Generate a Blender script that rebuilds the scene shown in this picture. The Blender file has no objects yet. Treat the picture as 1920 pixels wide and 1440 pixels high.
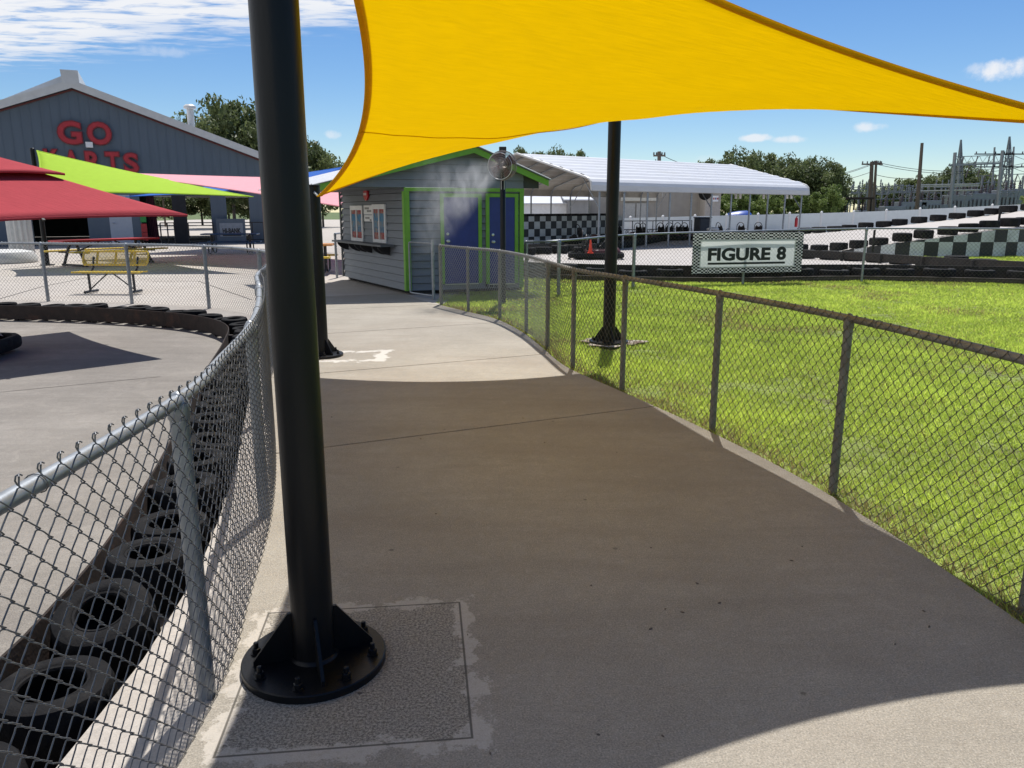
import bpy, math, random
import numpy as np
from mathutils import Vector, Matrix, noise as mnoise
R = math.radians
random.seed(7)
RNG = np.random.default_rng(11)
SC = bpy.context.scene
COL = SC.collection

# ------------------------------------------------------------------ camera
FPX, EYE = 1442.0, 1.65
PITCH = math.atan((720 - 395) / FPX)
CP, SP = math.cos(PITCH), math.sin(PITCH)
cam = bpy.data.cameras.new('camera')
cam.sensor_width = 36.0
cam.lens = 36.0 * FPX / 1920.0
cam.clip_start, cam.clip_end = 0.05, 3000
camo = bpy.data.objects.new('camera', cam)
COL.objects.link(camo)
camo.location = (0, 0, EYE)
camo.rotation_euler = (math.pi / 2 - PITCH, 0, 0)
SC.camera = camo
SC.render.resolution_x, SC.render.resolution_y = 1024, 768

# ------------------------------------------------------------------ light
EL, AZ = R(64), math.atan(0.155)
SUN = Vector((math.sin(AZ) * math.cos(EL), math.cos(AZ) * math.cos(EL), math.sin(EL)))
sl = bpy.data.lights.new('sun', 'SUN')
sl.energy, sl.angle, sl.color = 5.0, R(0.53), (1.0, 0.965, 0.915)
so = bpy.data.objects.new('sun', sl)
COL.objects.link(so)
so.rotation_euler = (-SUN).to_track_quat('-Z', 'Y').to_euler()

W = bpy.data.worlds.new('World')
SC.world = W
W.use_nodes = True
wn, wl = W.node_tree.nodes, W.node_tree.links
wn.clear()
def wnode(t, **k):
    n = wn.new(t)
    for a, b in k.items(): setattr(n, a, b)
    return n
def wmath(op, a, b=None, clamp=False):
    n = wnode('ShaderNodeMath', operation=op, use_clamp=clamp)
    for i, x in enumerate((a, b)):
        if x is None: continue
        if isinstance(x, (int, float)): n.inputs[i].default_value = x
        else: wl.new(x, n.inputs[i])
    return n.outputs[0]
sky = wnode('ShaderNodeTexSky', sky_type='NISHITA', sun_disc=False, sun_elevation=EL, sun_rotation=AZ,
            altitude=0.0, air_density=1.0, dust_density=0.0, ozone_density=4.5)
tc = wnode('ShaderNodeTexCoord')
sep = wnode('ShaderNodeSeparateXYZ'); wl.new(tc.outputs['Generated'], sep.inputs[0])
dx, dy, dz = sep.outputs
zc = wmath('MAXIMUM', dz, 0.03)
px, py = wmath('DIVIDE', dx, zc), wmath('DIVIDE', dy, zc)
com = wnode('ShaderNodeCombineXYZ'); wl.new(px, com.inputs[0]); wl.new(py, com.inputs[1])
# rows of high fleecy cloud lying to the left: stretched noise on the cloud plane
mp = wnode('ShaderNodeMapping'); wl.new(com.outputs[0], mp.inputs[0])
mp.inputs['Rotation'].default_value = (0, 0, R(-30)); mp.inputs['Scale'].default_value = (2.3, 5.2, 1)
n1 = wnode('ShaderNodeTexNoise'); wl.new(mp.outputs[0], n1.inputs['Vector'])
n1.inputs['Scale'].default_value = 1.5; n1.inputs['Detail'].default_value = 7; n1.inputs['Roughness'].default_value = .58
n1.inputs['Distortion'].default_value = .35
n2 = wnode('ShaderNodeTexNoise'); wl.new(com.outputs[0], n2.inputs['Vector'])
n2.inputs['Scale'].default_value = .8; n2.inputs['Detail'].default_value = 4
def wsmooth(x, a, b):
    n = wnode('ShaderNodeMapRange', interpolation_type='SMOOTHSTEP')
    wl.new(x, n.inputs[0]); n.inputs[1].default_value = a; n.inputs[2].default_value = b
    return n.outputs[0]
# the bank ends towards the horizon (large plane distance) and towards the right
edge = wmath('ADD', wmath('ADD', py, wmath('MULTIPLY', px, .42)), wmath('MULTIPLY', n2.outputs[0], 1.2))
bank = wmath('MULTIPLY', wsmooth(edge, 5.35, 4.2), wsmooth(wmath('ADD', px, wmath('MULTIPLY', n2.outputs[0], .7)), .45, -.45))
cl = wmath('MULTIPLY', wsmooth(wmath('ADD', n1.outputs[0], wmath('MULTIPLY', bank, .26)), .52, .80), bank)
# a few small fair-weather puffs near the horizon
n3 = wnode('ShaderNodeTexNoise'); wl.new(tc.outputs['Generated'], n3.inputs['Vector'])
n3.inputs['Scale'].default_value = 55; n3.inputs['Detail'].default_value = 5; n3.inputs['Roughness'].default_value = .6
def pixdir(u, v):
    a, b = (u - 960) / FPX, (720 - v) / FPX
    return Vector((a, CP + b * SP, -SP + b * CP)).normalized()
for (u, v, w, h, k) in ((1418, 259, 24, 6, .8), (1482, 261, 26, 6, .7), (1622, 238, 26, 8, .75), (1885, 130, 48, 14, .95), (1830, 128, 20, 8, .5), (622, 252, 14, 8, .6), (1330, 300, 26, 9, .25), (300, 96, 40, 8, .3)):
    d = pixdir(u, v)
    right = Vector((d.y, -d.x, 0)).normalized(); up = right.cross(d)
    def dot(vec):
        n = wnode('ShaderNodeVectorMath', operation='DOT_PRODUCT'); wl.new(tc.outputs['Generated'], n.inputs[0]); n.inputs[1].default_value = vec
        return n.outputs['Value']
    a = wmath('POWER', wmath('ABSOLUTE', wmath('DIVIDE', dot(right), w / FPX)), 2.0)
    b = wmath('POWER', wmath('ABSOLUTE', wmath('DIVIDE', dot(up), h / FPX)), 2.0)
    r2 = wmath('ADD', wmath('ADD', a, b), wmath('MULTIPLY', wmath('SUBTRACT', n3.outputs[0], .5), 4.0))
    pf = wmath('MULTIPLY', wmath('MULTIPLY', wsmooth(r2, 1.5, -.3), k), wmath('GREATER_THAN', dot(d), .9))
    cl = wmath('MAXIMUM', cl, pf)
hsv = wnode('ShaderNodeHueSaturation'); wl.new(sky.outputs[0], hsv.inputs['Color'])
hsv.inputs['Hue'].default_value = .506; hsv.inputs['Saturation'].default_value = 1.2; hsv.inputs['Value'].default_value = 1.0
mixc = wnode('ShaderNodeMix', data_type='RGBA')
wl.new(cl, mixc.inputs[0]); wl.new(hsv.outputs[0], mixc.inputs[6]); mixc.inputs[7].default_value = (8.0, 8.2, 8.6, 1)
bg = wnode('ShaderNodeBackground'); wl.new(mixc.outputs[2], bg.inputs[0]); bg.inputs[1].default_value = 0.092
wo = wnode('ShaderNodeOutputWorld'); wl.new(bg.outputs[0], wo.inputs[0])

vs = SC.view_settings
vs.view_transform = 'Standard'; vs.look = 'None'; vs.exposure = 0.25; vs.gamma = 1.0; vs.use_curve_mapping = False
SC.render.engine = 'CYCLES'
SC.cycles.max_bounces = 8; SC.cycles.transparent_max_bounces = 12
SC.cycles.volume_bounces = 0

# ------------------------------------------------------------------ pixel -> place helpers
def ray(u, v):
    a, b = (u - 960) / FPX, (720 - v) / FPX
    return Vector((a, CP + b * SP, -SP + b * CP))
def G(u, v, z=0.0):
    d = ray(u, v); t = (z - EYE) / d.z
    return Vector((0, 0, EYE)) + d * t
def AT(u, v, Y):
    d = ray(u, v)
    return Vector((0, 0, EYE)) + d * (Y / d.y)
def ONPLANE(u, v, p, n):
    d = ray(u, v); o = Vector((0, 0, EYE))
    return o + d * ((Vector(p) - o).dot(n) / d.dot(n))

# ------------------------------------------------------------------ mesh builder
WL = {}     # world location of every root
class MB:
    def __init__(s): s.v = []; s.f = []; s.mi = []; s.cur = 0
    def poly(s, pts):
        i = len(s.v); s.v += [tuple(p) for p in pts]; s.f.append(tuple(range(i, i + len(pts)))); s.mi.append(s.cur)
    def prism(s, bottom, top):
        n = len(bottom); i = len(s.v)
        s.v += [tuple(p) for p in bottom] + [tuple(p) for p in top]
        s.f.append(tuple(range(i + n - 1, i - 1, -1))); s.f.append(tuple(range(i + n, i + 2 * n)))
        for k in range(n):
            a, b = i + k, i + (k + 1) % n
            s.f.append((a, b, b + n, a + n))
        s.mi += [s.cur] * (n + 2)
    def box(s, c, size, rz=0.0, M=None):
        x, y, z = [q / 2 for q in size]
        P = [Vector((a * x, b * y, d * z)) for d in (-1, 1) for a, b in ((-1, -1), (1, -1), (1, 1), (-1, 1))]
        T = M if M else (Matrix.Translation(c) @ Matrix.Rotation(rz, 4, 'Z'))
        P = [T @ p for p in P]
        s.prism(P[:4], P[4:])
    def bbox(s, c, size, rz=0.0, b=0.004):
        """box with bevelled vertical and top edges"""
        x, y, z = size[0] / 2, size[1] / 2, size[2] / 2
        T = Matrix.Translation(c) @ Matrix.Rotation(rz, 4, 'Z')
        def ring(o, zz):
            return [T @ Vector(p) for p in ((-x + b, -y + o, zz), (x - b, -y + o, zz), (x - o, -y + b, zz), (x - o, y - b, zz), (x - b, y - o, zz), (-x + b, y - o, zz), (-x + o, y - b, zz), (-x + o, -y + b, zz))]
        rs = [ring(b * .6, -z), ring(0, -z + b), ring(0, z - b), ring(b * .6, z)]
        s.loft(rs, caps=True)
    def loft(s, rings, caps=False, closed=False):
        n = len(rings[0]); i = len(s.v)
        for r in rings: s.v += [tuple(p) for p in r]
        m = len(rings)
        for j in range(m if closed else m - 1):
            for k in range(n):
                a, b = i + j * n + k, i + j * n + (k + 1) % n
                c, d = i + ((j + 1) % m) * n + (k + 1) % n, i + ((j + 1) % m) * n + k
                s.f.append((a, b, c, d)); s.mi.append(s.cur)
        if caps and not closed:
            s.f.append(tuple(range(i + n - 1, i - 1, -1))); s.f.append(tuple(range(i + (m - 1) * n, i + m * n))); s.mi += [s.cur] * 2
    def tube(s, pts, r, n=8, closed=False, caps=True):
        pts = [Vector(p) for p in pts]; m = len(pts)
        rr = r if isinstance(r, (list, tuple)) else [r] * m
        tang = []
        for i in range(m):
            if closed: t = pts[(i + 1) % m] - pts[i - 1]
            else: t = pts[min(i + 1, m - 1)] - pts[max(i - 1, 0)]
            tang.append(t.normalized() if t.length > 1e-9 else Vector((0, 0, 1)))
        ref = Vector((0, 0, 1)) if abs(tang[0].z) < .9 else Vector((1, 0, 0))
        u = tang[0].cross(ref).normalized(); rings = []
        for i in range(m):
            u = (u - tang[i] * u.dot(tang[i]))
            u = u.normalized() if u.length > 1e-6 else tang[i].orthogonal().normalized()
            w = tang[i].cross(u)
            rings.append([pts[i] + (u * math.cos(2 * math.pi * k / n) + w * math.sin(2 * math.pi * k / n)) * rr[i] for k in range(n)])
        s.loft(rings, caps=caps, closed=closed)
    def bar(s, a, b, w, h=None, up=(0, 0, 1)):
        """rectangular bar from a to b"""
        a, b = Vector(a), Vector(b); h = h or w
        t = (b - a).normalized(); up = Vector(up)
        if abs(t.dot(up)) > .98: up = Vector((1, 0, 0))
        x = t.cross(up).normalized() * w / 2; y = x.cross(t).normalized() * h / 2
        o = [-x - y, x - y, x + y, -x + y]
        s.prism([a + q for q in o], [b + q for q in o])
    def lathe(s, prof, n=24, c=(0, 0, 0), M=None, closed=False):
        T = M if M else Matrix.Translation(c)
        rings = [[T @ Vector((r * math.cos(2 * math.pi * k / n), r * math.sin(2 * math.pi * k / n), z)) for k in range(n)] for r, z in prof]
        s.loft(rings, caps=not closed, closed=closed)
    def build(s, name, mats, parent=None, local=False, smooth=False, kind=None, label=None, cat=None, group=None):
        me = bpy.data.meshes.new(name)
        V = np.array(s.v, dtype=float)
        if local: off = Vector((0, 0, 0))
        elif parent is not None: off = WL[parent.name]
        else:
            lo, hi = V.min(0), V.max(0); off = Vector(((lo[0] + hi[0]) / 2, (lo[1] + hi[1]) / 2, lo[2]))
        me.from_pydata((V - np.array(off)).tolist(), [], s.f)
        mats = mats if isinstance(mats, (list, tuple)) else [mats]
        for m in mats: me.materials.append(m)
        if len(mats) > 1: me.polygons.foreach_set('material_index', s.mi)
        if smooth:
            me.polygons.foreach_set('use_smooth', [True] * len(me.polygons))
            try: me.set_sharp_from_angle(angle=R(smooth if smooth is not True else 40))
            except Exception: pass
        me.update()
        o = bpy.data.objects.new(name, me); COL.objects.link(o)
        if parent is not None: o.parent = parent
        elif not local: o.location = off
        WL[o.name] = WL[parent.name] if parent is not None else (Vector((0, 0, 0)) if local else off)
        tag(o, label, cat, group, kind)
        return o
def tag(o, label=None, cat=None, group=None, kind=None):
    if label: o['label'] = label
    if cat: o['category'] = cat
    if group: o['group'] = group
    if kind: o['kind'] = kind
    return o
def thing(name, label, cat, loc=(0, 0, 0), rz=0.0, group=None):
    o = bpy.data.objects.new(name, None); COL.objects.link(o); o.empty_display_size = .2
    o.location = loc; o.rotation_euler = (0, 0, rz)
    WL[o.name] = Vector(loc)
    return tag(o, label, cat, group)
def copy_tree(o, parent=None, loc=None, rz=None, label=None, group=None, rot=None, scale=None):
    c = o.copy(); COL.objects.link(c); c.parent = parent
    for ch in list(o.children): copy_tree(ch, c)
    if loc is not None: c.location = loc
    if rz is not None: c.rotation_euler = (0, 0, rz)
    if rot is not None: c.rotation_euler = rot
    if scale is not None: c.scale = scale
    tag(c, label, None, group)
    return c
def npmesh(name, V, F, mat, parent=None, kind=None, off=(0, 0, 0), smooth=False, nside=4):
    """fast mesh from numpy arrays; F is (n,k)"""
    me = bpy.data.meshes.new(name); k = F.shape[1]
    me.vertices.add(len(V)); me.vertices.foreach_set('co', (V - np.array(off)).astype(np.float32).ravel())
    me.loops.add(F.size); me.loops.foreach_set('vertex_index', F.astype(np.int32).ravel())
    me.polygons.add(len(F)); me.polygons.foreach_set('loop_start', (np.arange(len(F)) * k).astype(np.int32))
    if smooth: me.polygons.foreach_set('use_smooth', np.ones(len(F), bool))
    me.materials.append(mat); me.update(calc_edges=True); me.validate()
    o = bpy.data.objects.new(name, me); COL.objects.link(o)
    if parent is not None: o.parent = parent; WL[o.name] = WL[parent.name]
    else: o.location = off; WL[o.name] = Vector(off)
    if kind: o['kind'] = kind
    return o
def smoothpath(pts, step=0.1):
    """Catmull-Rom through 2D/3D points, resampled evenly"""
    P = np.array(pts, float); P = np.vstack([2 * P[0] - P[1], P, 2 * P[-1] - P[-2]])
    out = []
    for i in range(1, len(P) - 2):
        t = np.linspace(0, 1, 24, endpoint=False)[:, None]
        a, b, c, d = P[i - 1], P[i], P[i + 1], P[i + 2]
        out.append(.5 * ((2 * b) + (-a + c) * t + (2 * a - 5 * b + 4 * c - d) * t ** 2 + (-a + 3 * b - 3 * c + d) * t ** 3))
    Q = np.vstack(out + [P[-2:-1]])
    L = np.concatenate([[0], np.cumsum(np.linalg.norm(np.diff(Q[:, :2], axis=0), axis=1))])
    s = np.arange(0, L[-1], step)
    return np.stack([np.interp(s, L, Q[:, k]) for k in range(Q.shape[1])], 1)
def normals2(P):
    t = np.gradient(P[:, :2], axis=0); t /= np.linalg.norm(t, axis=1)[:, None] + 1e-9
    return np.stack([-t[:, 1], t[:, 0]], 1)       # left-hand normal
def offset(P, d): 
    Q = P.copy(); Q[:, :2] += normals2(P) * d; return Q

# ------------------------------------------------------------------ materials
def M(name, col, rough=.6, metal=0.0, var=.15, scale=6.0, col2=None, fac2=.5, bump=0.0, bscale=80.0, spec=.5, coat=0.0, coords='Object', trans=None, stretch=None, streak=0.0):
    m = bpy.data.materials.new(name); m.use_nodes = True
    nt = m.node_tree; n, l = nt.nodes, nt.links
    b = n['Principled BSDF']; out = n['Material Output']
    tcn = n.new('ShaderNodeTexCoord'); src = tcn.outputs['Object']
    if coords == 'World':
        g = n.new('ShaderNodeNewGeometry'); src = g.outputs['Position']
    if stretch:
        mpn = n.new('ShaderNodeMapping'); l.new(src, mpn.inputs[0]); mpn.inputs['Scale'].default_value = stretch; vsrc = mpn.outputs[0]
    else: vsrc = src
    ns = n.new('ShaderNodeTexNoise'); l.new(vsrc, ns.inputs['Vector'])
    ns.inputs['Scale'].default_value = scale; ns.inputs['Detail'].default_value = 8; ns.inputs['Roughness'].default_value = .62
    rp = n.new('ShaderNodeValToRGB'); l.new(ns.outputs[0], rp.inputs[0])
    c = np.array(col)
    c0, c1 = c * (1 - var), np.minimum(c * (1 + var), 1)
    rp.color_ramp.elements[0].position = .3; rp.color_ramp.elements[1].position = .7
    rp.color_ramp.elements[0].color = (*c0, 1); rp.color_ramp.elements[1].color = (*c1, 1)
    colout = rp.outputs[0]
    if col2 is not None:
        n2 = n.new('ShaderNodeTexNoise'); l.new(vsrc, n2.inputs['Vector'])
        n2.inputs['Scale'].default_value = scale * .37; n2.inputs['Detail'].default_value = 9; n2.inputs['Roughness'].default_value = .7
        r2 = n.new('ShaderNodeMapRange'); l.new(n2.outputs[0], r2.inputs[0])
        r2.inputs[1].default_value = .62 - fac2 * .25; r2.inputs[2].default_value = .78 - fac2 * .25
        mx = n.new('ShaderNodeMix'); mx.data_type = 'RGBA'; l.new(r2.outputs[0], mx.inputs[0]); l.new(colout, mx.inputs[6]); mx.inputs[7].default_value = (*col2, 1)
        colout = mx.outputs[2]
    l.new(colout, b.inputs['Base Color'])
    b.inputs['Roughness'].default_value = rough; b.inputs['Metallic'].default_value = metal
    b.inputs['Specular IOR Level'].default_value = spec; b.inputs['Coat Weight'].default_value = coat
    if bump:
        nb = n.new('ShaderNodeTexNoise'); l.new(vsrc, nb.inputs['Vector']); nb.inputs['Scale'].default_value = bscale; nb.inputs['Detail'].default_value = 6
        bp = n.new('ShaderNodeBump'); l.new(nb.outputs[0], bp.inputs['Height']); bp.inputs['Strength'].default_value = bump; bp.inputs['Distance'].default_value = .01
        l.new(bp.outputs[0], b.inputs['Normal'])
    if trans is not None:
        tr = n.new('ShaderNodeBsdfTranslucent'); tr.inputs[0].default_value = (*trans[:3], 1)
        ms = n.new('ShaderNodeMixShader'); ms.inputs[0].default_value = trans[3]
        l.new(b.outputs[0], ms.inputs[1]); l.new(tr.outputs[0], ms.inputs[2]); l.new(ms.outputs[0], out.inputs[0])
    return m

def concrete(name, light, dark, blotch, joint_stain=None, patch=None, patch2=None, stain=0.0, speck=.85):
    """broom finished concrete: blotches, fine aggregate, small dark spots, hairline cracks"""
    m = bpy.data.materials.new(name); m.use_nodes = True
    n, l = m.node_tree.nodes, m.node_tree.links; b = n['Principled BSDF']
    g = n.new('ShaderNodeNewGeometry'); pos = g.outputs['Position']
    def noise(sc, det=8, ro=.6, vec=None, dist=0):
        q = n.new('ShaderNodeTexNoise'); l.new(vec or pos, q.inputs['Vector']); q.inputs['Scale'].default_value = sc; q.inputs['Detail'].default_value = det; q.inputs['Roughness'].default_value = ro; q.inputs['Distortion'].default_value = dist
        return q.outputs[0]
    def mr(x, a, c, d=0, e=1):
        q = n.new('ShaderNodeMapRange'); l.new(x, q.inputs[0]); q.inputs[1].default_value = a; q.inputs[2].default_value = c; q.inputs[3].default_value = d; q.inputs[4].default_value = e; return q.outputs[0]
    def mix(f, a, c):
        q = n.new('ShaderNodeMix'); q.data_type = 'RGBA'
        for i, x in ((0, f), (6, a), (7, c)):
            if isinstance(x, tuple): q.inputs[i].default_value = (*x, 1)
            elif isinstance(x, float): q.inputs[i].default_value = x
            else: l.new(x, q.inputs[i])
        return q.outputs[2]
    def mth(op, a, c):
        q = n.new('ShaderNodeMath'); q.operation = op
        for i, x in ((0, a), (1, c)):
            if isinstance(x, (int, float)): q.inputs[i].default_value = x
            else: l.new(x, q.inputs[i])
        return q.outputs[0]
    mpn = n.new('ShaderNodeMapping'); l.new(pos, mpn.inputs[0]); mpn.inputs['Rotation'].default_value = (0, 0, R(24)); mpn.inputs['Scale'].default_value = (.5, 2.2, 1)
    c = mix(mr(noise(.8, 9, .65), .32, .68), dark, light)
    c = mix(mth('MULTIPLY', mr(noise(1.1, 6, .6, mpn.outputs[0], .4), .48, .72), .55), c, blotch)
    if stain:
        c = mix(mth('MULTIPLY', mr(noise(2.3, 10, .74, None, 1.2), .50, .62), .5), c, tuple(min(q * 1.12, .9) for q in light))
        c = mix(mth('MULTIPLY', mr(noise(.35, 8, .6, None, .8), .44, .62), .55), c, tuple(q * .72 for q in dark))
        mp3 = n.new('ShaderNodeMapping'); l.new(pos, mp3.inputs[0]); mp3.inputs['Scale'].default_value = (.25, 5, 1); mp3.inputs['Rotation'].default_value = (0, 0, R(-20))
        c = mix(mth('MULTIPLY', mr(noise(1.5, 6, .6, mp3.outputs[0], .3), .52, .68), .35), c, tuple(q * .55 for q in dark))
    if patch: c = mix(mth('MULTIPLY', mr(noise(.55, 7, .62, None, .5), .47, .66), .35), c, (.27, .215, .165))
    c = mix(mth('MULTIPLY', mr(noise(1.9, 8, .68, mpn.outputs[0], .7), .50, .70), .38), c, tuple(q * .74 for q in dark))
    c = mix(mth('MULTIPLY', mr(noise(46, 5, .75), .38, .66), .42), c, tuple(q * .62 for q in dark))
    c = mix(mth('MULTIPLY', mr(noise(9, 9, .72), .40, .66), .30), c, tuple(q * .70 for q in dark))
    c = mix(mth('MULTIPLY', mr(noise(17, 8, .75, None, .6), .54, .70), .30), c, tuple(min(q * 1.18, .9) for q in light))
    fine = noise(150, 4, .7)
    c = mix(mth('MULTIPLY', mr(fine, .5, .75), speck), c, tuple(min(q * 1.35, .9) for q in light))
    c = mix(mth('MULTIPLY', mr(fine, .46, .25), speck * 1.3), c, tuple(q * .45 for q in dark))
    vo = n.new('ShaderNodeTexVoronoi'); l.new(pos, vo.inputs['Vector']); vo.inputs['Scale'].default_value = 2.6; vo.inputs['Randomness'].default_value = 1
    c = mix(mth('MULTIPLY', mr(vo.outputs['Distance'], .04, .025), .55), c, tuple(q * .25 for q in dark))
    if patch:
        # rectangle cut into the slab for the post footing: exposed aggregate, chipped pale grout along the saw cut
        (ox, oy, ang, hw, hh) = patch
        mp2 = n.new('ShaderNodeMapping'); mp2.vector_type = 'TEXTURE'; l.new(pos, mp2.inputs[0]); mp2.inputs['Location'].default_value = (ox, oy, 0); mp2.inputs['Rotation'].default_value = (0, 0, ang)
        sp = n.new('ShaderNodeSeparateXYZ'); l.new(mp2.outputs[0], sp.inputs[0])
        ax = mth('SUBTRACT', mth('ABSOLUTE', sp.outputs[0], 0), hw); ay = mth('SUBTRACT', mth('ABSOLUTE', sp.outputs[1], 0), hh)
        dd = mth('MAXIMUM', ax, ay)
        inside = mr(dd, .004, -.004)
        agg = noise(105, 6, .85); aggc = mix(mr(agg, .43, .58), tuple(q * .38 for q in dark), tuple(min(1, q * 1.12) for q in light))
        c = mix(mth('MULTIPLY', inside, .92), c, aggc)
        wob = mth('MULTIPLY', mth('SUBTRACT', noise(8, 12, .76), .5), .42)
        gro = mr(mth('ADD', mth('ABSOLUTE', mth('ADD', dd, -.012), 0), wob), .033, .02)
        gro = mth('MULTIPLY', gro, mr(noise(30, 6, .7), .25, .5, .35, 1))
        c = mix(mth('MULTIPLY', gro, .7), c, (.50, .455, .395))
        c = mix(mth('MULTIPLY', mr(mth('ABSOLUTE', dd, 0), .0055, .0025), .85), c, tuple(q * .25 for q in dark))
    if patch2:
        (ox, oy, ang, hw, hh) = patch2
        mp2 = n.new('ShaderNodeMapping'); mp2.vector_type = 'TEXTURE'; l.new(pos, mp2.inputs[0]); mp2.inputs['Location'].default_value = (ox, oy, 0); mp2.inputs['Rotation'].default_value = (0, 0, ang)
        sp = n.new('ShaderNodeSeparateXYZ'); l.new(mp2.outputs[0], sp.inputs[0])
        dd = mth('MAXIMUM', mth('SUBTRACT', mth('ABSOLUTE', sp.outputs[0], 0), hw), mth('SUBTRACT', mth('ABSOLUTE', sp.outputs[1], 0), hh))
        wob = mth('MULTIPLY', mth('SUBTRACT', noise(4.5, 9, .72), .5), .62)
        c = mix(mth('MULTIPLY', mr(mth('ADD', mth('ABSOLUTE', mth('ADD', dd, .05), 0), wob), .075, .045), .7), c, (.60, .57, .52))
    l.new(c, b.inputs['Base Color']); b.inputs['Roughness'].default_value = .86; b.inputs['Specular IOR Level'].default_value = .35
    bp = n.new('ShaderNodeBump'); l.new(mth('ADD', noise(120, 5, .7), mth('MULTIPLY', noise(14, 5, .6), .8)), bp.inputs['Height'])
    bp.inputs['Strength'].default_value = .5; bp.inputs['Distance'].default_value = .008; l.new(bp.outputs[0], b.inputs['Normal'])
    return m
POLE1 = (-0.74, 2.59)
PATCH = (-0.575, 2.55, R(6.5), .40, .44)
m_walk = concrete('walk_concrete', (.385, .348, .290), (.275, .247, .200), (.215, .180, .138), patch=PATCH, patch2=(-1.98, 8.8, R(5), .50, .34))
m_patio = concrete('patio_concrete', (.49, .45, .40), (.41, .37, .325), (.36, .31, .27), speck=.2)
m_oval = concrete('oval_concrete', stain=1.0, *( (.295, .270, .238), (.195, .177, .155), (.13, .112, .097)))
m_f8 = concrete('track_concrete', (.50, .465, .43), (.42, .39, .36), (.365, .33, .31), speck=.2)
m_galv = M('galvanised', (.27, .29, .31), .42, .6, .18, 14, bump=.05, bscale=200)
m_wire = M('galvanised_wire', (.135, .14, .15), .42, .6, .25, 20)
m_wire2 = M('weathered_wire', (.10, .098, .09), .55, .4, .3, 20, col2=(.15, .10, .06), fac2=.4)
m_wirefar = M('sunlit_wire', (.30, .31, .32), .4, .5, .2, 20)  # lighter wire copy for far mesh, sunlight put into the colour
m_rail2 = M('weathered_rail', (.20, .195, .18), .6, .4, .2, 12, col2=(.15, .135, .11), fac2=.5, bump=.1)
m_black = M('black_powder_coat', (.005, .0055, .007), .36, 0, .3, 9, bump=.08, bscale=90, spec=.28, stretch=(1, 1, .25), col2=(.012, .011, .010), fac2=.25)
m_blackmat = M('black_paint', (.015, .015, .017), .5, 0, .3, 9)
m_rubber = M('tyre_rubber', (.008, .008, .009), .75, 0, .3, 14, col2=(.022, .021, .020), fac2=.45, bump=.3, bscale=120, spec=.12)
m_rubber2 = M('dusty_rubber', (.017, .017, .018), .8, 0, .3, 10, col2=(.04, .037, .035), fac2=.4, bump=.3, bscale=90, spec=.15)
m_rust = M('rusty_steel', (.030, .021, .018), .8, .2, .35, 9, col2=(.075, .038, .026), fac2=.35, bump=.25, bscale=70)
m_darksteel = M('dark_worn_steel', (.028, .026, .025), .7, .3, .35, 6, col2=(.055, .042, .034), fac2=.4, bump=.15)
m_siding = M('grey_siding_paint', (.18, .20, .222), .6, 0, .10, 3, bump=.12, bscale=50, stretch=(1, 1, 8))
m_sidingd = M('grey_trim_paint', (.10, .11, .115), .6, 0, .12, 5)
m_lime = M('lime_trim_paint', (.16, .38, .035), .5, 0, .12, 6, bump=.06)
m_bluedoor = M('blue_door_paint', (.022, .035, .20), .45, 0, .15, 4, bump=.05)
m_white = M('white_paint', (.74, .74, .73), .5, 0, .07, 5)
m_whitemetal = M('white_metal_roof', (.53, .54, .56), .42, 0, .06, 2.5, col2=(.52, .52, .51), fac2=.25, stretch=(.4, .4, 2))
m_undermetal = M('roof_underside', (.46, .43, .39), .6, 0, .10, 3)
m_gosiding = M('metal_siding', (.095, .122, .155), .5, .1, .08, 2.0, col2=(.08, .102, .13), fac2=.4, stretch=(1, 1, .15))
m_gowhite = M('eave_trim', (.55, .55, .54), .45, .1, .07, 3)
m_redletter = M('red_letter_face', (.42, .02, .03), .45, 0, .15, 6)
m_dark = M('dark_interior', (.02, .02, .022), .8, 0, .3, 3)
m_vinyl = M('white_vinyl', (.66, .70, .70), .45, 0, .05, 2)
m_signgreen = M('sign_face', (.76, .78, .75), .45, 0, .05, 4, trans=(.86, .88, .85, .7))
m_red = M('red_plastic', (.50, .02, .03), .4, 0, .12, 7)
m_yellow = M('yellow_plastisol', (.62, .43, .03), .42, 0, .12, 7)
m_wood = M('orange_board', (.50, .22, .06), .5, 0, .15, 5, stretch=(1, 8, 1))
m_blue = M('blue_plastic', (.02, .07, .16), .45, 0, .12, 7)
m_cone = M('cone_orange', (.80, .06, .02), .5, 0, .1, 8)
m_beige = M('beige_metal_wall', (.33, .30, .26), .6, 0, .08, 1.5)
m_greywall = M('grey_metal_wall', (.25, .25, .25), .6, 0, .1, 1.5)
m_steel = M('substation_steel', (.26, .27, .29), .5, .5, .15, 1.5)
m_insul = M('insulator_brown', (.10, .08, .08), .35, 0, .2, 3)
m_pole = M('wooden_utility_pole', (.14, .105, .085), .85, 0, .25, 3, bump=.2, stretch=(4, 4, .3))
m_cable = M('cable', (.05, .05, .055), .6, 0, .1, 2)
m_bark = M('bark', (.11, .085, .065), .9, 0, .3, 6, bump=.5, bscale=20)
m_soil = M('lawn_soil', (.18, .225, .05), .95, 0, .35, 5, coords='World', col2=(.10, .085, .045), fac2=.45, bump=.6, bscale=40)
m_ground = M('rough_grass', (.07, .11, .025), .95, 0, .4, .5, coords='World', col2=(.16, .13, .07), fac2=.4)
m_dirt = M('edge_dirt', (.12, .085, .05), .95, 0, .4, 12, coords='World', bump=.6, bscale=50)
m_tarp = M('blue_tarp', (.01, .06, .30), .45, 0, .2, 3)
m_tar = M('joint_filler', (.06, .052, .045), .9, 0, .3, 10, coords='World')
m_silver = M('bright_steel', (.55, .56, .57), .28, .9, .1, 9)
m_chrome = M('fan_wire', (.22, .19, .175), .4, .6, .1, 9)
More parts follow.
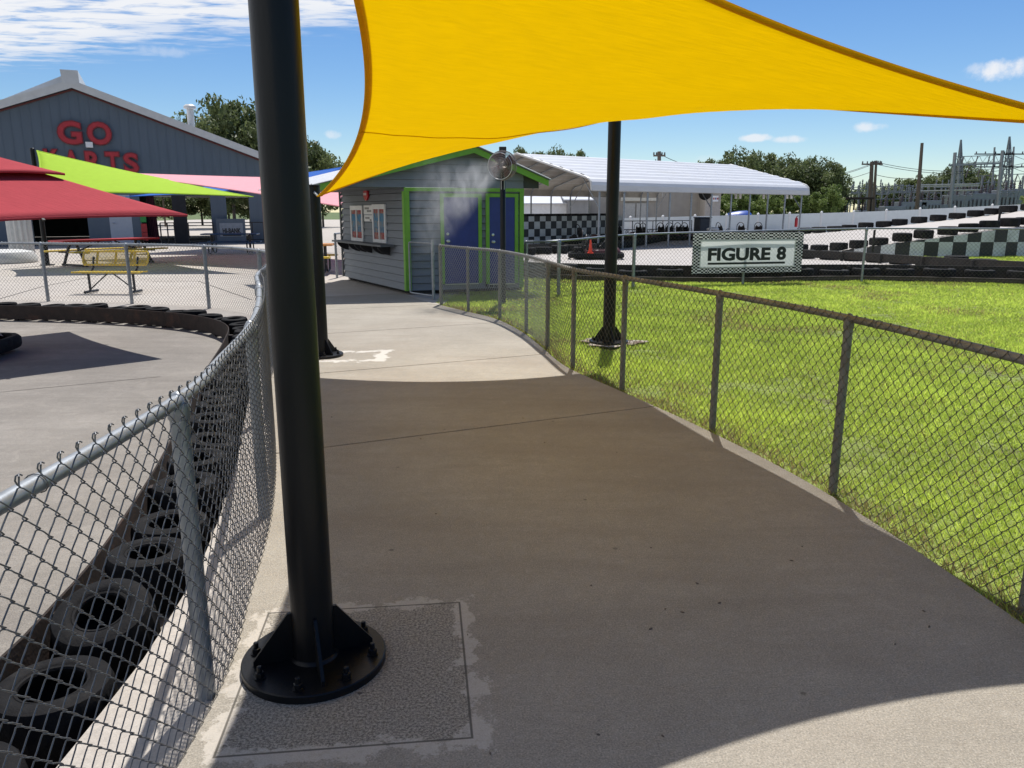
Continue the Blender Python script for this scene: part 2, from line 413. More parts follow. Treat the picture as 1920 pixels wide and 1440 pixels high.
m_fanblade = M('fan_blade', (.17, .085, .08), .4, .4, .2, 6)
m_olive = M('pale_plaster_column', (.52, .52, .50), .6, 0, .1, 6)
m_kartseat = M('seat_plastic', (.012, .012, .013), .45, 0, .2, 6)
m_kartred = M('kart_body', (.10, .03, .03), .45, 0, .2, 6)
m_glass = M('dark_glass', (.02, .025, .03), .08, 0, .1, 3, spec=.6)

def fabric(name, col, tr, tfac=.5, weave=True, stretch=(6, 34, 6)):
    m = M(name, col, .85, 0, .05, 5, spec=.2, trans=(*tr, tfac))
    n, l = m.node_tree.nodes, m.node_tree.links
    # slightly uneven knit: streaks along the roll direction in colour and relief
    tcn = n.new('ShaderNodeTexCoord'); mpn = n.new('ShaderNodeMapping'); l.new(tcn.outputs['Object'], mpn.inputs[0]); mpn.inputs['Scale'].default_value = stretch; mpn.inputs['Rotation'].default_value = (0, 0, R(-18))
    ns = n.new('ShaderNodeTexNoise'); l.new(mpn.outputs[0], ns.inputs[0]); ns.inputs['Scale'].default_value = 1.2; ns.inputs['Detail'].default_value = 6
    mx = n.new('ShaderNodeMix'); mx.data_type = 'RGBA'; l.new(ns.outputs[0], mx.inputs[0])
    mx.inputs[6].default_value = (*[q * .90 for q in tr], 1); mx.inputs[7].default_value = (*[min(1, q * 1.1) for q in tr], 1)
    t = [q for q in n if q.type == 'BSDF_TRANSLUCENT'][0]; l.new(mx.outputs[2], t.inputs[0])
    bp = n.new('ShaderNodeBump'); l.new(ns.outputs[0], bp.inputs['Height']); bp.inputs['Strength'].default_value = .25; bp.inputs['Distance'].default_value = .03
    l.new(bp.outputs[0], n['Principled BSDF'].inputs['Normal']); l.new(bp.outputs[0], t.inputs['Normal'])
    return m
m_sail = fabric('yellow_shade_cloth', (.75, .57, .004), (.845, .655, .003), .70)
m_sailhem = fabric('yellow_hem', (.70, .46, .004), (.78, .52, .002), .62)
m_saillime = fabric('lime_shade_cloth', (.42, .62, .05), (.42, .6, .04), .35)
m_sailpink = fabric('pink_shade_cloth', (.85, .42, .46), (.6, .08, .1), .3)
m_sailblue = fabric('blue_shade_cloth', (.04, .16, .55), (.03, .12, .5), .35)
m_umb = fabric('red_canopy', (.43, .052, .064), (.45, .03, .04), .2)

# ================================================================== SETTING: ground
LF = smoothpath([(-1.12, -2.5), (-1.08, -.5), (-1.06, 1.2), (-1.07, 2.39), (-1.19, 3.1), (-1.36, 3.95), (-1.62, 4.9), (-2.0, 6.1), (-2.4, 7.3), (-2.72, 8.7), (-3.15, 10.2), (-3.85, 11.85), (-5.27, 13.35), (-6.95, 14.05), (-8.7, 14.42), (-10.4, 14.7), (-13, 14.9)], .02)
RAILP = smoothpath([(-1.90, -2.5), (-1.87, .5), (-1.855, 2.35), (-1.895, 2.92), (-1.985, 3.5), (-2.28, 4.74), (-2.7, 6.2), (-3.15, 7.8), (-3.6, 9.5), (-4.05, 10.86), (-4.75, 11.75), (-5.75, 12.4), (-7.3, 12.95), (-9.0, 13.2), (-11, 13.35), (-14, 13.4)], .05)
KERB = offset(RAILP, -.46)
RF = smoothpath([(2.32, -2), (2.30, .2), (2.25, 1.65), (2.15, 3.03), (1.94, 4.45), (1.56, 5.77), (1.05, 7.15), (.66, 8.2), (.44, 9.43), (.20, 10.7), (-.19, 12.01), (-.74, 12.98), (-1.28, 13.91)], .02)
RE = offset(RF[::10], .075)                   # concrete edge, just left of the fence line
ZT = -0.20                                    # oval track lies lower than the walk
b = MB(); b.poly([(-400, -200, -.36), (400, -200, -.36), (400, 900, -.36), (-400, 900, -.36)])
b.build('ground', m_ground, kind='structure')
# oval kart track
k = KERB[::6]
b = MB(); b.poly([(p[0] + .02, p[1], ZT) for p in offset(k, .03)] + [(-60, 13.4, ZT), (-60, -2.5, ZT)])
b.build('oval_track', m_oval, kind='structure')
for pts in (((0, 735), (300, 703)), ((0, 762), (340, 716))):      # saw cuts in the track
    a, c = G(*pts[0], ZT + .003), G(*pts[1], ZT + .003)
# patio with a kerb face down to the track
edge_r = [(p[0], p[1]) for p in RE]
top = [(p[0], p[1], -.012) for p in k] + [(-60, 14, -.012), (-60, 150, -.012), (-2.4, 150, -.012), (-1.6, 20, -.012), (-1.1, 16, -.012)] + [(x, y, -.012) for x, y in reversed(edge_r)]
b = MB(); b.poly(top)
b.poly([top[0], (top[0][0], top[0][1], ZT - .05), (top[1][0], top[1][1], ZT - .05), top[1]])
for i in range(1, len(k) - 1):
    p, q = top[i], top[i + 1]
    b.poly([p, (p[0], p[1], ZT - .05), (q[0], q[1], ZT - .05), q])
patio = b.build('patio', m_patio, kind='structure')
# walkway slabs with open joints, cut along slightly slanting lines
def qv(p): return p[1] - .46 * p[0]
Lw = [(p[0] + .035, p[1]) for p in LF[::8] if p[1] < 11.4]; Rw = [(p[0], p[1]) for p in RE]
Rw = Rw + [(-1.75, 14.6), (-2.3, 15.9)]; Lw = Lw + [(-4.3, 13.6), (-4.9, 16.8), (-5.3, 19)]
def at_q(C, q):
    for a, c in zip(C[:-1], C[1:]):
        if (qv(a) - q) * (qv(c) - q) <= 0:
            t = (q - qv(a)) / (qv(c) - qv(a) + 1e-9); return (a[0] + (c[0] - a[0]) * t, a[1] + (c[1] - a[1]) * t)
    return C[-1]
walk = thing('walkway', None, None); walk['kind'] = 'structure'
cuts = [-1.3, .35, 5.88, 8.75, 11.65, 14.5, 16.9]
for a, c in zip(cuts[:-1], cuts[1:]):
    a2, c2 = a + .010, c - .010
    l = [at_q(Lw, a2)] + [p for p in Lw if a2 < qv(p) < c2] + [at_q(Lw, c2)]
    r = [at_q(Rw, a2)] + [p for p in Rw if a2 < qv(p) < c2] + [at_q(Rw, c2)]
    pl = l + r[::-1]
    cx = sum(p[0] for p in pl) / len(pl); cy = sum(p[1] for p in pl) / len(pl)
    b = MB(); b.prism([(x, y, -.05) for x, y in pl][::-1], [(x, y, 0.0) for x, y in pl][::-1])
    b.f[0], b.f[1] = tuple(reversed(b.f[0])), tuple(reversed(b.f[1]))
    b.build('slab', m_walk, walk)
# joint fillers on the patio
for (u0, v0, u1, v1) in ((0, 560, 80, 537), (80, 537, 240, 505), (285, 527, 372, 527), (372, 527, 472, 562), (110, 700 - 210, 480, 482)):
    a, c = G(u0, v0, -.008), G(u1, v1, -.008)
    d = (c - a).normalized(); nn = Vector((-d.y, d.x, 0)) * .012
    b = MB(); b.poly([a - nn, c - nn, c + nn, a + nn]); b.build('joint_filler', m_tar, patio)
# saw cuts of the oval
ov = bpy.data.objects['oval_track']
for (u0, v0, u1, v1) in ((0, 735, 300, 706), (0, 640, 330, 660)):
    if v0 == 640: continue
    a, c = G(u0, v0, ZT + .004), G(u1, v1, ZT + .004)
    d = (c - a).normalized(); nn = Vector((-d.y, d.x, 0)) * .006
    b = MB(); b.poly([a - nn, c - nn, c + nn, a + nn]); b.build('joint_filler', m_tar, ov)

# figure-8 fence line (world)
F8 = [(0.30, 16.45), G(1047, 552).to_2d(), (2.72, 17.35), (5.42, 18.15), (8.42, 18.62), (12.05, 17.75), (15.6, 16.3), (19, 14.6)]
F8 = [(float(p[0]), float(p[1])) for p in F8]
f8p = smoothpath(F8, .02)
B8 = smoothpath([(-.9, 20.1), (.3, 19.6), (2.7, 18.65), (5.42, 18.35), (8.42, 18.78), (12.05, 17.9), (15.6, 16.45), (19, 14.75)], .02)
lawn_edge = [(p[0], p[1]) for p in offset(RF[::10], .065)]
f8in = [(p[0], p[1]) for p in B8[::20]]
LAWN = [(x, y) for x, y in lawn_edge] + [(-1.75, 15.2), (-1.6, 16.5), (-1.9, 20.6)] + f8in + [(19, -2)]
b = MB(); b.poly([(x, y, -.03) for x, y in LAWN][::-1]); b.build('lawn', m_soil, kind='structure')
f8o = [(p[0], p[1], 0.0) for p in offset(B8, .02)[::20]]
b = MB(); b.poly(f8o + [(75, 14, 0), (75, 74, 0), (-2.2, 74, 0), (-1.9, 22, 0)])
b.build('kart_track', m_f8, kind='structure')

# grass blades
def inpoly(P, poly):
    x, y = P[:, 0], P[:, 1]; ins = np.zeros(len(P), bool); n = len(poly); j = n - 1
    for i in range(n):
        xi, yi = poly[i]; xj, yj = poly[j]
        c = ((yi > y) != (yj > y)) & (x < (xj - xi) * (y - yi) / (yj - yi + 1e-12) + xi)
        ins ^= c; j = i
    return ins
def fbm(P, sc, seed=0.0):
    return np.array([mnoise.fractal(Vector((x * sc + seed, y * sc, seed)), 1.0, 2.0, 3) for x, y in P])
def grass(name, poly, dens_fn, label_mat, zbase, hmul=1.0, edge=None, kind='stuff', lo=None, hi=None, N=100000):
    lo = np.min(poly, 0) if lo is None else np.array(lo); hi = np.max(poly, 0) if hi is None else np.array(hi)
    P = RNG.random((N, 2)) * (hi - lo) + lo
    P = P[inpoly(P, poly)]
    P = P[RNG.random(len(P)) < dens_fn(P)]
    # clump map on a coarse lattice
    cell = np.floor(P / .11).astype(int); key, inv = np.unique(cell, axis=0, return_inverse=True)
    cl = fbm(key * .11, .9, 3.1)[inv] + .6 * fbm(key * .11, 4.0, 9.7)[inv]
    n = len(P)
    dist = np.linalg.norm(P, axis=1)
    h = (.022 + .034 * RNG.random(n)) * (1 + .45 * np.clip(cl, -1, 1.2)) * hmul
    bare = cl < -.52
    h[bare] *= .4
    tone = np.clip(.5 + .38 * cl + .25 * (RNG.random(n) - .5), 0, 1)
    dry = (RNG.random(n) < .06) * .8
    pat = fbm(key * .11, .55, 21.3)[inv]
    dry = np.maximum(dry, (RNG.random(n) < np.clip((pat - .30) * 1.5, 0, .7)) * .9); tone = np.clip(tone + .22 * fbm(key * .11, .22, 5.5)[inv], 0, 1)
    if edge is not None:
        d = np.full(n, 9.0)
        for q in edge[::10]: d = np.minimum(d, np.hypot(P[:, 0] - q[0], P[:, 1] - q[1]))
        e = np.exp(-np.maximum(d - .04, 0) / .11)
        h *= 1 + .55 * e * (RNG.random(n) - .2)
        dry = np.maximum(dry, (RNG.random(n) < e * .72) * 1.0)
    w = (.0022 + .0022 * RNG.random(n)) * (1 + np.clip((dist - 4) / 5, 0, 2.6))
    a = RNG.random(n) * 6.283; lean = h * (.3 + .9 * RNG.random(n)); la = RNG.random(n) * 6.283
    V = np.zeros((n, 3, 3))
    V[:, 0, 0] = P[:, 0] - np.cos(a) * w; V[:, 0, 1] = P[:, 1] - np.sin(a) * w; V[:, 0, 2] = zbase
    V[:, 1, 0] = P[:, 0] + np.cos(a) * w; V[:, 1, 1] = P[:, 1] + np.sin(a) * w; V[:, 1, 2] = zbase
    V[:, 2, 0] = P[:, 0] + np.cos(la) * lean; V[:, 2, 1] = P[:, 1] + np.sin(la) * lean; V[:, 2, 2] = zbase + h
    o = npmesh(name, V.reshape(-1, 3), np.arange(n * 3).reshape(-1, 3), label_mat, kind=kind)
    at = o.data.attributes.new('tone', 'FLOAT', 'POINT'); at.data.foreach_set('value', np.repeat(tone, 3).astype(np.float32))
    at = o.data.attributes.new('dry', 'FLOAT', 'POINT'); at.data.foreach_set('value', np.repeat(dry, 3).astype(np.float32))
    return o
m_grass = bpy.data.materials.new('grass_blades'); m_grass.use_nodes = True
n, l = m_grass.node_tree.nodes, m_grass.node_tree.links
pb = n['Principled BSDF']; pb.inputs['Roughness'].default_value = .5; pb.inputs['Specular IOR Level'].default_value = .3
at1 = n.new('ShaderNodeAttribute'); at1.attribute_name = 'tone'; at2 = n.new('ShaderNodeAttribute'); at2.attribute_name = 'dry'
rp = n.new('ShaderNodeValToRGB'); l.new(at1.outputs['Fac'], rp.inputs[0])
rp.color_ramp.elements[0].color = (.215, .285, .045, 1); rp.color_ramp.elements[1].color = (.50, .60, .10, 1)
mx = n.new('ShaderNodeMix'); mx.data_type = 'RGBA'; l.new(at2.outputs['Fac'], mx.inputs[0]); l.new(rp.outputs[0], mx.inputs[6]); mx.inputs[7].default_value = (.24, .185, .085, 1)
l.new(mx.outputs[2], pb.inputs['Base Color'])
tr = n.new('ShaderNodeBsdfTranslucent'); hs = n.new('ShaderNodeHueSaturation'); l.new(mx.outputs[2], hs.inputs['Color']); hs.inputs['Value'].default_value = 1.5; l.new(hs.outputs[0], tr.inputs[0])
ms = n.new('ShaderNodeMixShader'); ms.inputs[0].default_value = .5; l.new(pb.outputs[0], ms.inputs[1]); l.new(tr.outputs[0], ms.inputs[2]); l.new(ms.outputs[0], n['Material Output'].inputs[0])
def dens(P):
    d = np.hypot(P[:, 0], P[:, 1]); ang = np.abs(P[:, 0]) / np.maximum(P[:, 1], .1)
    return np.where((ang > .75) | (P[:, 1] < 2.0), .04, np.clip(1.25 - d / 16, .25, 1))
tag(grass('lawn_grass', LAWN, dens, m_grass, -.03, edge=RF, lo=(-1.4, -1), hi=(17, 19.8), N=1600000), 'short sunlit yellow green grass between the two chain link fences', 'grass')

# ================================================================== chain link fence
def chainlink(path, s0, s1, z0, z1, wire=.0034, w=.037, pts=3, ns=4, mat=None, parent=None, taut=.006, knuckle=True, zfun=None):
    """woven wire: each picket is a flattened spiral interlocking with its neighbours"""
    P = np.asarray(path, float); L = np.concatenate([[0], np.cumsum(np.linalg.norm(np.diff(P[:, :2], axis=0), axis=1))])
    N = normals2(P)
    K = int((s1 - s0) / w); h = w
    nseg = int(round((z1 - z0) / h))
    frac = {1: [0], 3: [0, .14, .86], 5: [0, .09, .3, .7, .91]}[pts]
    i = np.concatenate([np.arange(nseg)[:, None] + np.array(frac)[None, :]]).ravel(); i = np.append(i, nseg)
    kk = np.arange(K)[:, None]
    seg = np.floor(i).astype(int)[None, :]; f = i[None, :] - seg
    sgn = np.where((seg + kk) % 2 == 0, -1.0, 1.0)      # extreme at start of the segment
    s = s0 + kk * w + sgn * (w / 2 + taut * .35) * (1 - 2 * f)
    dep = -sgn * taut * np.where(f > 1e-6, 1.0, 0.0) * np.ones_like(s)
    z = z0 + i[None, :] * h + np.zeros_like(s)
    # small irregularity
    s = s + RNG.normal(0, .0008, s.shape); z = z + np.sin(s * 3.1)[:, :] * .004
    if knuckle:      # knuckled tops: each pair of neighbours is bent into a narrow closed loop above the rail
        e = s[:, -1:]; out_ = np.sign(e - (s0 + kk * w))
        s = np.concatenate([s, e - out_ * np.array([[.004, .008, .007, .001, -.004]])], 1); z = np.concatenate([z, z[:, -1:] + np.array([[.006, .016, .026, .029, .024]])], 1)
        dep = np.concatenate([dep, np.zeros((K, 1)) + np.array([[.003, .004, .002, -.002, -.005]])], 1)
    X = np.interp(s, L, P[:, 0]) + np.interp(s, L, N[:, 0]) * dep; Y = np.interp(s, L, P[:, 1]) + np.interp(s, L, N[:, 1]) * dep
    if zfun is not None: z = zfun(s, z)
    Q = np.stack([X, Y, z], -1)
    T = np.gradient(Q, axis=1); T /= np.linalg.norm(T, axis=2)[..., None] + 1e-9
    ref = np.stack([np.interp(s, L, N[:, 0]), np.interp(s, L, N[:, 1]), np.zeros_like(s)], -1)
    U = np.cross(T, ref); U /= np.linalg.norm(U, axis=2)[..., None] + 1e-9; Wv = np.cross(T, U)
    a = np.arange(ns) * 2 * math.pi / ns
    V = Q[:, :, None, :] + (U[:, :, None, :] * np.cos(a)[None, None, :, None] + Wv[:, :, None, :] * np.sin(a)[None, None, :, None]) * wire / 2
    n_ = Q.shape[1]
    base = (np.arange(K)[:, None, None] * n_ + np.arange(n_ - 1)[None, :, None]) * ns
    kx = np.arange(ns)[None, None, :]; k1 = (kx + 1) % ns
    F = np.stack([base + kx, base + k1, base + ns + k1, base + ns + kx], -1).reshape(-1, 4)
    off = WL[parent.name] if parent is not None else (0, 0, 0)
    return npmesh('wire_mesh', V.reshape(-1, 3), F, mat, parent, kind='stuff', off=off, smooth=True)
def arc(path):
    P = np.asarray(path, float); return np.concatenate([[0], np.cumsum(np.linalg.norm(np.diff(P[:, :2], axis=0), axis=1))])
def near_s(path, x, y):
    P = np.asarray(path, float); i = np.argmin(np.hypot(P[:, 0] - x, P[:, 1] - y)); return arc(P)[i], i
def fence(name, label, path, posts, h, mats, root_at, rail_r=.021, post_r=.030, group=None, s0=None, s1=None, z0=.03, lod=((0, 1e9, 3, 4),), hs=None, knuckle=True, far_wire=None, topadd=.012, capped=(), mesh=True, ties=True, wire=.0034, w=.037, zb=0.0):
    root = thing(name, label, 'fence', (*root_at, 0), group=group)
    L = arc(path)
    if hs is None: hf = lambda s: h
    else:
        hs_s = [near_s(path, *p)[0] for p in posts]; o = np.argsort(hs_s); hf = lambda s: np.interp(s, np.array(hs_s)[o], np.array(hs)[o])
    s0 = 0 if s0 is None else s0; s1 = L[-1] if s1 is None else s1
    for j, (x, y) in enumerate(posts):
        s, i = near_s(path, x, y); hh = float(hf(s))
        r = post_r * (1.25 if j in capped else 1)
        nrm = normals2(path)[i]
        # the post stands just behind the mesh, its loop cap carries the rail
        b = MB(); b.tube([(x, y, zb - .06), (x, y, zb + hh - .04)], r, 14)
        po = b.build('post', mats[0], root, smooth=True)
        b = MB(); b.lathe([(r * 1.02, hh - .075), (r * 1.14, hh - .07), (r * 1.14, hh - .03), (r * 1.0, hh - .012), (r * .55, hh + .012), (.004, hh + .018)], 14, (x, y, zb))
        b.build('post_cap', mats[0], po, smooth=True)
    si = np.arange(s0, s1, .12)
    rp_ = [(np.interp(s, L, path[:, 0]), np.interp(s, L, path[:, 1]), zb + float(hf(s)) - .012) for s in si]
    b = MB(); b.tube(rp_, rail_r, 12); b.build('top_rail', mats[0], root, smooth=True)
    if mesh:
        off = path.copy(); off[:, :2] += normals2(path) * mats[3]
        for (a, c, pts, ns) in lod:
            a2, c2 = max(a, s0), min(c, s1)
            if c2 - a2 < .2: continue
            zf = None
            if hs is not None: zf = lambda s, z: zb + z0 + (z - z0) * (hf(s) / h)
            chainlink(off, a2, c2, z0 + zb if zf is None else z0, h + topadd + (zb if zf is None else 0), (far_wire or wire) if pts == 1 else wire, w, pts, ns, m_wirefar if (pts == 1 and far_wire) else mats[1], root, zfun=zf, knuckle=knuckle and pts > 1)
    if ties:
        b = MB()
        for s in np.arange(s0 + .17, s1, .62):
            x, y = np.interp(s, L, path[:, 0]), np.interp(s, L, path[:, 1]); zz = zb + float(hf(s)) - .012
            i = int(np.argmin(np.abs(L - s))); t = np.array([normals2(path)[i][1], -normals2(path)[i][0]])
            N_ = normals2(path)[i]
            ring = [(x + N_[0] * math.cos(q) * (rail_r + .003) + t[0] * .004 * q, y + N_[1] * math.cos(q) * (rail_r + .003) + t[1] * .004 * q, zz + math.sin(q) * (rail_r + .003)) for q in np.linspace(0, 6.6, 14)]
            b.tube(ring, .0016, 5)
        if b.v: b.build('wire_tie', mats[1], root, smooth=True)['kind'] = 'stuff'
    return root
LFp = [(-1.085, .3), (-1.07, 2.39), (-1.38, 4.02), (-2.0, 6.1), (-2.63, 8.3), (-3.15, 10.2), (-3.85, 11.85), (-5.27, 13.35), (-6.95, 14.05), (-8.7, 14.42), (-10.5, 14.72)]
sA = near_s(LF, -1.08, .2)[0]; sB = near_s(LF, -2.72, 8.7)[0]; sC = near_s(LF, -11.5, 14.8)[0]
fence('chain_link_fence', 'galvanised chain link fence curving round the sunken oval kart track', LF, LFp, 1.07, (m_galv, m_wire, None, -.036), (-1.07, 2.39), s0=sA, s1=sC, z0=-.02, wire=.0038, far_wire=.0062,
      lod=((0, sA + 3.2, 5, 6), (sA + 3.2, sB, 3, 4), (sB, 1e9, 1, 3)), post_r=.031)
RFp = [(2.28, .9), (2.18, 2.98), (1.95, 4.42), (1.56, 5.77), (1.05, 7.15), (.66, 8.2), (.44, 9.43), (.20, 10.7), (-.19, 12.01), (-.74, 12.98), (-1.28, 13.91)]
sA = near_s(RF, 2.28, .9)[0]; sB = near_s(RF, .44, 9.43)[0]
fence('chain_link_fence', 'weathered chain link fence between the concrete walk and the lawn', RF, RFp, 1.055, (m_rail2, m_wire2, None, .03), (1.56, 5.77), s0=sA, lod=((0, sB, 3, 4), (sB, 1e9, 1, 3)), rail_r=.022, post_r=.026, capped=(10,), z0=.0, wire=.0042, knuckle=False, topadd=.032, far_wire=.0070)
F8h = [1.02, 1.08, 1.15, 1.20, 1.25, 1.26, 1.27, 1.27]
fence('chain_link_fence', 'chain link fence carrying the FIGURE 8 sign along the kart track', f8p, F8, 1.2, (m_galv, m_wire2, None, .03), (8.42, 18.62), lod=((0, 1e9, 1, 3),), hs=F8h, z0=.03, ties=False, rail_r=.02, post_r=.03, wire=.0068, w=.045, capped=(0, 1, 2), knuckle=False, topadd=.02)
# short gate leaf by the booth, and the fence behind it
def gate(label, a, c, h, name='chain_link_gate'):
    a, c = Vector(a), Vector(c); d = (c - a).normalized()
    root = thing(name, label, 'gate', (a.x, a.y, 0))
    b = MB(); r = .05; P = []
    pts = [a + Vector((0, 0, .06)), a + Vector((0, 0, h)), c + Vector((0, 0, h)), c + Vector((0, 0, .06))]
    for i in range(4):
        p, q0, q1 = pts[i], pts[i - 1], pts[(i + 1) % 4]
        for t in (0, .5, 1):
            u = p + (q0 - p).normalized() * r * (1 - t) ** 2 + (q1 - p).normalized() * r * t ** 2
            P.append(u)
    b.tube(P, .019, 8, closed=True); b.build('gate_frame', m_galv, root, smooth=True)
    path = np.array([[*(a + d * t).to_2d()] for t in np.linspace(0, (c - a).length, 40)])
    chainlink(path, .03, (c - a).length - .03, .08, h - .02, .0034, .037, 1, 3, m_wire, root, knuckle=False)
    b = MB()
    for zz in (.25, h - .2): b.bbox((c.x - d.x * -.02, c.y, zz), (.05, .05, .06), 0, .006)
    b.build('hinge', m_galv, root)
    b = MB(); b.tube([(c.x, c.y, 0), (c.x, c.y, h + .06)], .03, 12); b.build('gate_post', m_galv, root, smooth=True)
    return root
gate('narrow chain link gate standing against the grey booth wall', (-2.02, 15.32, 0), (-1.5, 14.72, 0), 1.05)

# ================================================================== shade sail poles
def sail_pole(name, label, x, y, h, r, plate_r, n_gus, n_bolt, rot, patchless=True, soil=False):
    root = thing(name, label, 'pole', (x, y, 0))
    z0 = .012
    b = MB(); b.lathe([(plate_r, z0 - .012), (plate_r, z0 + .014), (plate_r - .004, z0 + .018), (r * .8, z0 + .018)], 56, (x, y, 0)); b.build('base_plate', m_black, root, smooth=30)
    b = MB(); b.lathe([(r, z0 + .018), (r, h - .01), (r - .012, h)], 40, (x, y, 0)); b.build('pipe', m_black, root, smooth=30)
    b = MB(); b.lathe([(r + .012, z0 + .018), (r + .006, z0 + .026), (r + .001, z0 + .03)], 40, (x, y, 0)); b.build('weld_bead', m_black, root, smooth=True)
    gh, gw = plate_r * .70, plate_r - r - .045
    for k in range(n_gus):
        a = rot + k * 2 * math.pi / n_gus; d = Vector((math.cos(a), math.sin(a), 0)); t = Vector((-d.y, d.x, 0)) * .006
        o = Vector((x, y, z0 + .018))
        prof = [o + d * (r - .004), o + d * (r + gw), o + d * (r + gw) + Vector((0, 0, .018)), o + d * (r + .012) + Vector((0, 0, gh)), o + d * (r - .004) + Vector((0, 0, gh))]
        b = MB(); b.prism([p - t for p in prof], [p + t for p in prof]); b.build('gusset', m_black, root)
    for k in range(n_bolt):
        a = rot + (k + .5) * 2 * math.pi / n_bolt
        bx, by = x + math.cos(a) * (plate_r - .045), y + math.sin(a) * (plate_r - .045); zt = z0 + .018
        b = MB(); b.lathe([(.021, zt), (.021, zt + .004), (.009, zt + .005)], 16, (bx, by, 0))
        b.lathe([(.0165, zt + .004), (.0165, zt + .022), (.013, zt + .024)], 6, (bx, by, 0)); b.lathe([(.0095, zt + .02), (.0095, zt + .043), (.007, zt + .046)], 10, (bx, by, 0))
        b.build('anchor_bolt', m_black, root)
    b = MB(); b.lathe([(r + .006, h - .004), (r + .006, h + .008), (r * .9, h + .012)], 40, (x, y, 0)); b.build('cap', m_black, root, smooth=30)
    return root
sail_pole('shade_pole', 'thick black steel pole bolted to the walk by a round base plate', *POLE1, 3.02, .0765, .263, 4, 8, R(-68))
sail_pole('shade_pole', 'short black steel pole holding the low corner of the yellow sail', -2.21, 8.82, 1.92, .073, .24, 4, 6, R(-40))
sail_pole('shade_pole', 'black steel pole standing on the lawn behind the weathered fence', 1.24, 9.75, 3.09, .078, .25, 4, 6, R(10))
# bare ring of soil and spilled concrete round the lawn pole
b = MB(); pts = []
for k in range(40):
    a = k * 2 * math.pi / 40; rr = .30 + .07 * math.sin(3 * a + 1) + .04 * math.sin(7 * a)
    pts.append((1.27 + rr * 1.25 * math.cos(a), 9.75 + rr * math.sin(a), .004))
b.poly(pts); m_ringc = M('spilled_concrete', (.42, .38, .32), .95, 0, .4, 14, col2=(.12, .08, .05), fac2=.9, bump=.7, bscale=40)
b.build('soil_ring', m_ringc, kind='structure')

# ================================================================== shade sails
def sail(name, label, corners, sags, mat, hem, n=36, sagz=0.0, thick=.0025, hem_r=.011, wrinkle=.0, group=None, chains=()):
    P = [np.array(p, float) for p in corners]; C = sum(P) / len(P); t = np.linspace(0, 1, n + 1)
    def edge(a, c, s):
        m_ = (a + c) / 2; d = C - m_; d = d / np.linalg.norm(d)
        return a + (c - a) * t[:, None] + (4 * t * (1 - t) * s * np.linalg.norm(c - a))[:, None] * d
    if len(P) == 3: P = P + [P[2] * .5 + P[0] * .5]; sags = list(sags) + [sags[-1]]
    e12, e23, e43, e14 = edge(P[0], P[1], sags[0]), edge(P[1], P[2], sags[1]), edge(P[3], P[2], sags[2]), edge(P[0], P[3], sags[3])
    U, V = t[:, None, None], t[None, :, None]
    S = (1 - V) * e12[:, None] + V * e43[:, None] + (1 - U) * e14[None] + U * e23[None] - ((1 - U) * (1 - V) * P[0] + U * (1 - V) * P[1] + (1 - U) * V * P[3] + U * V * P[2])
    if sagz:
        uu, vv = np.meshgrid(t, t, indexing='ij'); S = S.copy()
        S[:, :, 2] += -.094 * 16 * uu * (1 - uu) * vv * (1 - vv) - .052 * 64 * uu ** 2 * (1 - uu) ** 2 * vv * (1 - vv)
        S[:, :, 2] -= .05 * np.sqrt(np.clip(16 * uu * (1 - uu) * vv * (1 - vv), 0, 1)) * np.exp(-((uu - .9) ** 2 + (vv - .35) ** 2) / .12)
    if wrinkle:
        uu, vv = np.meshgrid(t, t, indexing='ij'); env = 16 * uu * (1 - uu) * vv * (1 - vv)
        S[:, :, 2] += wrinkle * env * (np.sin(uu * 23 + vv * 9) + .6 * np.sin(vv * 31 - uu * 13 + 1)) * .5
        for (cu, cv) in ((0, 0), (1, 0), (1, 1), (0, 1)):       # tension folds running into the corners
            du, dv = np.abs(uu - cu), np.abs(vv - cv); ang = np.arctan2(dv, du + 1e-6); rr_ = np.hypot(du, dv)
            S[:, :, 2] += wrinkle * 1.4 * np.sin(ang * 22) * np.exp(-rr_ * 3.2) * np.clip(rr_ * 6, 0, 1) * np.clip(np.minimum(du, dv) * 12, 0, 1)
    root = thing(name, label, 'shade sail', (C[0], C[1], 0), group=group)
    b = MB(); I = lambda i, j: i * (n + 1) + j
    b.v = [tuple(p) for p in S.reshape(-1, 3)]
    for i in range(n):
        for j in range(n): b.f.append((I(i, j), I(i + 1, j), I(i + 1, j + 1), I(i, j + 1))); b.mi.append(0)
    cl_ = b.build('cloth', mat, root, smooth=180)
    sm = cl_.modifiers.new('thickness', 'SOLIDIFY'); sm.thickness = thick
    for e in (e12, e23, e43, e14):
        b = MB()
        rings = []
        for i in range(len(e)):
            tg = e[min(i + 1, len(e) - 1)] - e[max(i - 1, 0)]; tg = tg / np.linalg.norm(tg); inn = C - e[i]; inn -= tg * inn.dot(tg); inn /= np.linalg.norm(inn); up = np.cross(tg, inn)
            w_, h_ = hem_r * 2.6, hem_r * .55
            rings.append([e[i] + inn * (w_ * .9) + up * h_ * .3, e[i] + up * h_, e[i] - inn * .004, e[i] - up * h_, e[i] + inn * (w_ * .9) - up * h_ * .3])
        b.loft(rings, caps=True); b.build('hem', hem, cl_, smooth=60)
    for (c_, tgt) in chains:
        b = MB(); a, e = Vector(P[c_]), Vector(tgt); nL = max(2, int((e - a).length / .035)); d = (e - a) / nL
        for k in range(nL):
            m0 = a + d * k; m1 = a + d * (k + 1); up = Vector((0, 0, 1)) if k % 2 else d.cross(Vector((0, 0, 1)))
            up = up.normalized() * .012
            b.tube([m0 - d * .15, m0 + up, m1 + up, m1 + d * .15, m1 - up, m0 - up], .004, 5, closed=True)
        b.build('chain', m_silver, root, smooth=True)
    return root, S, cl_
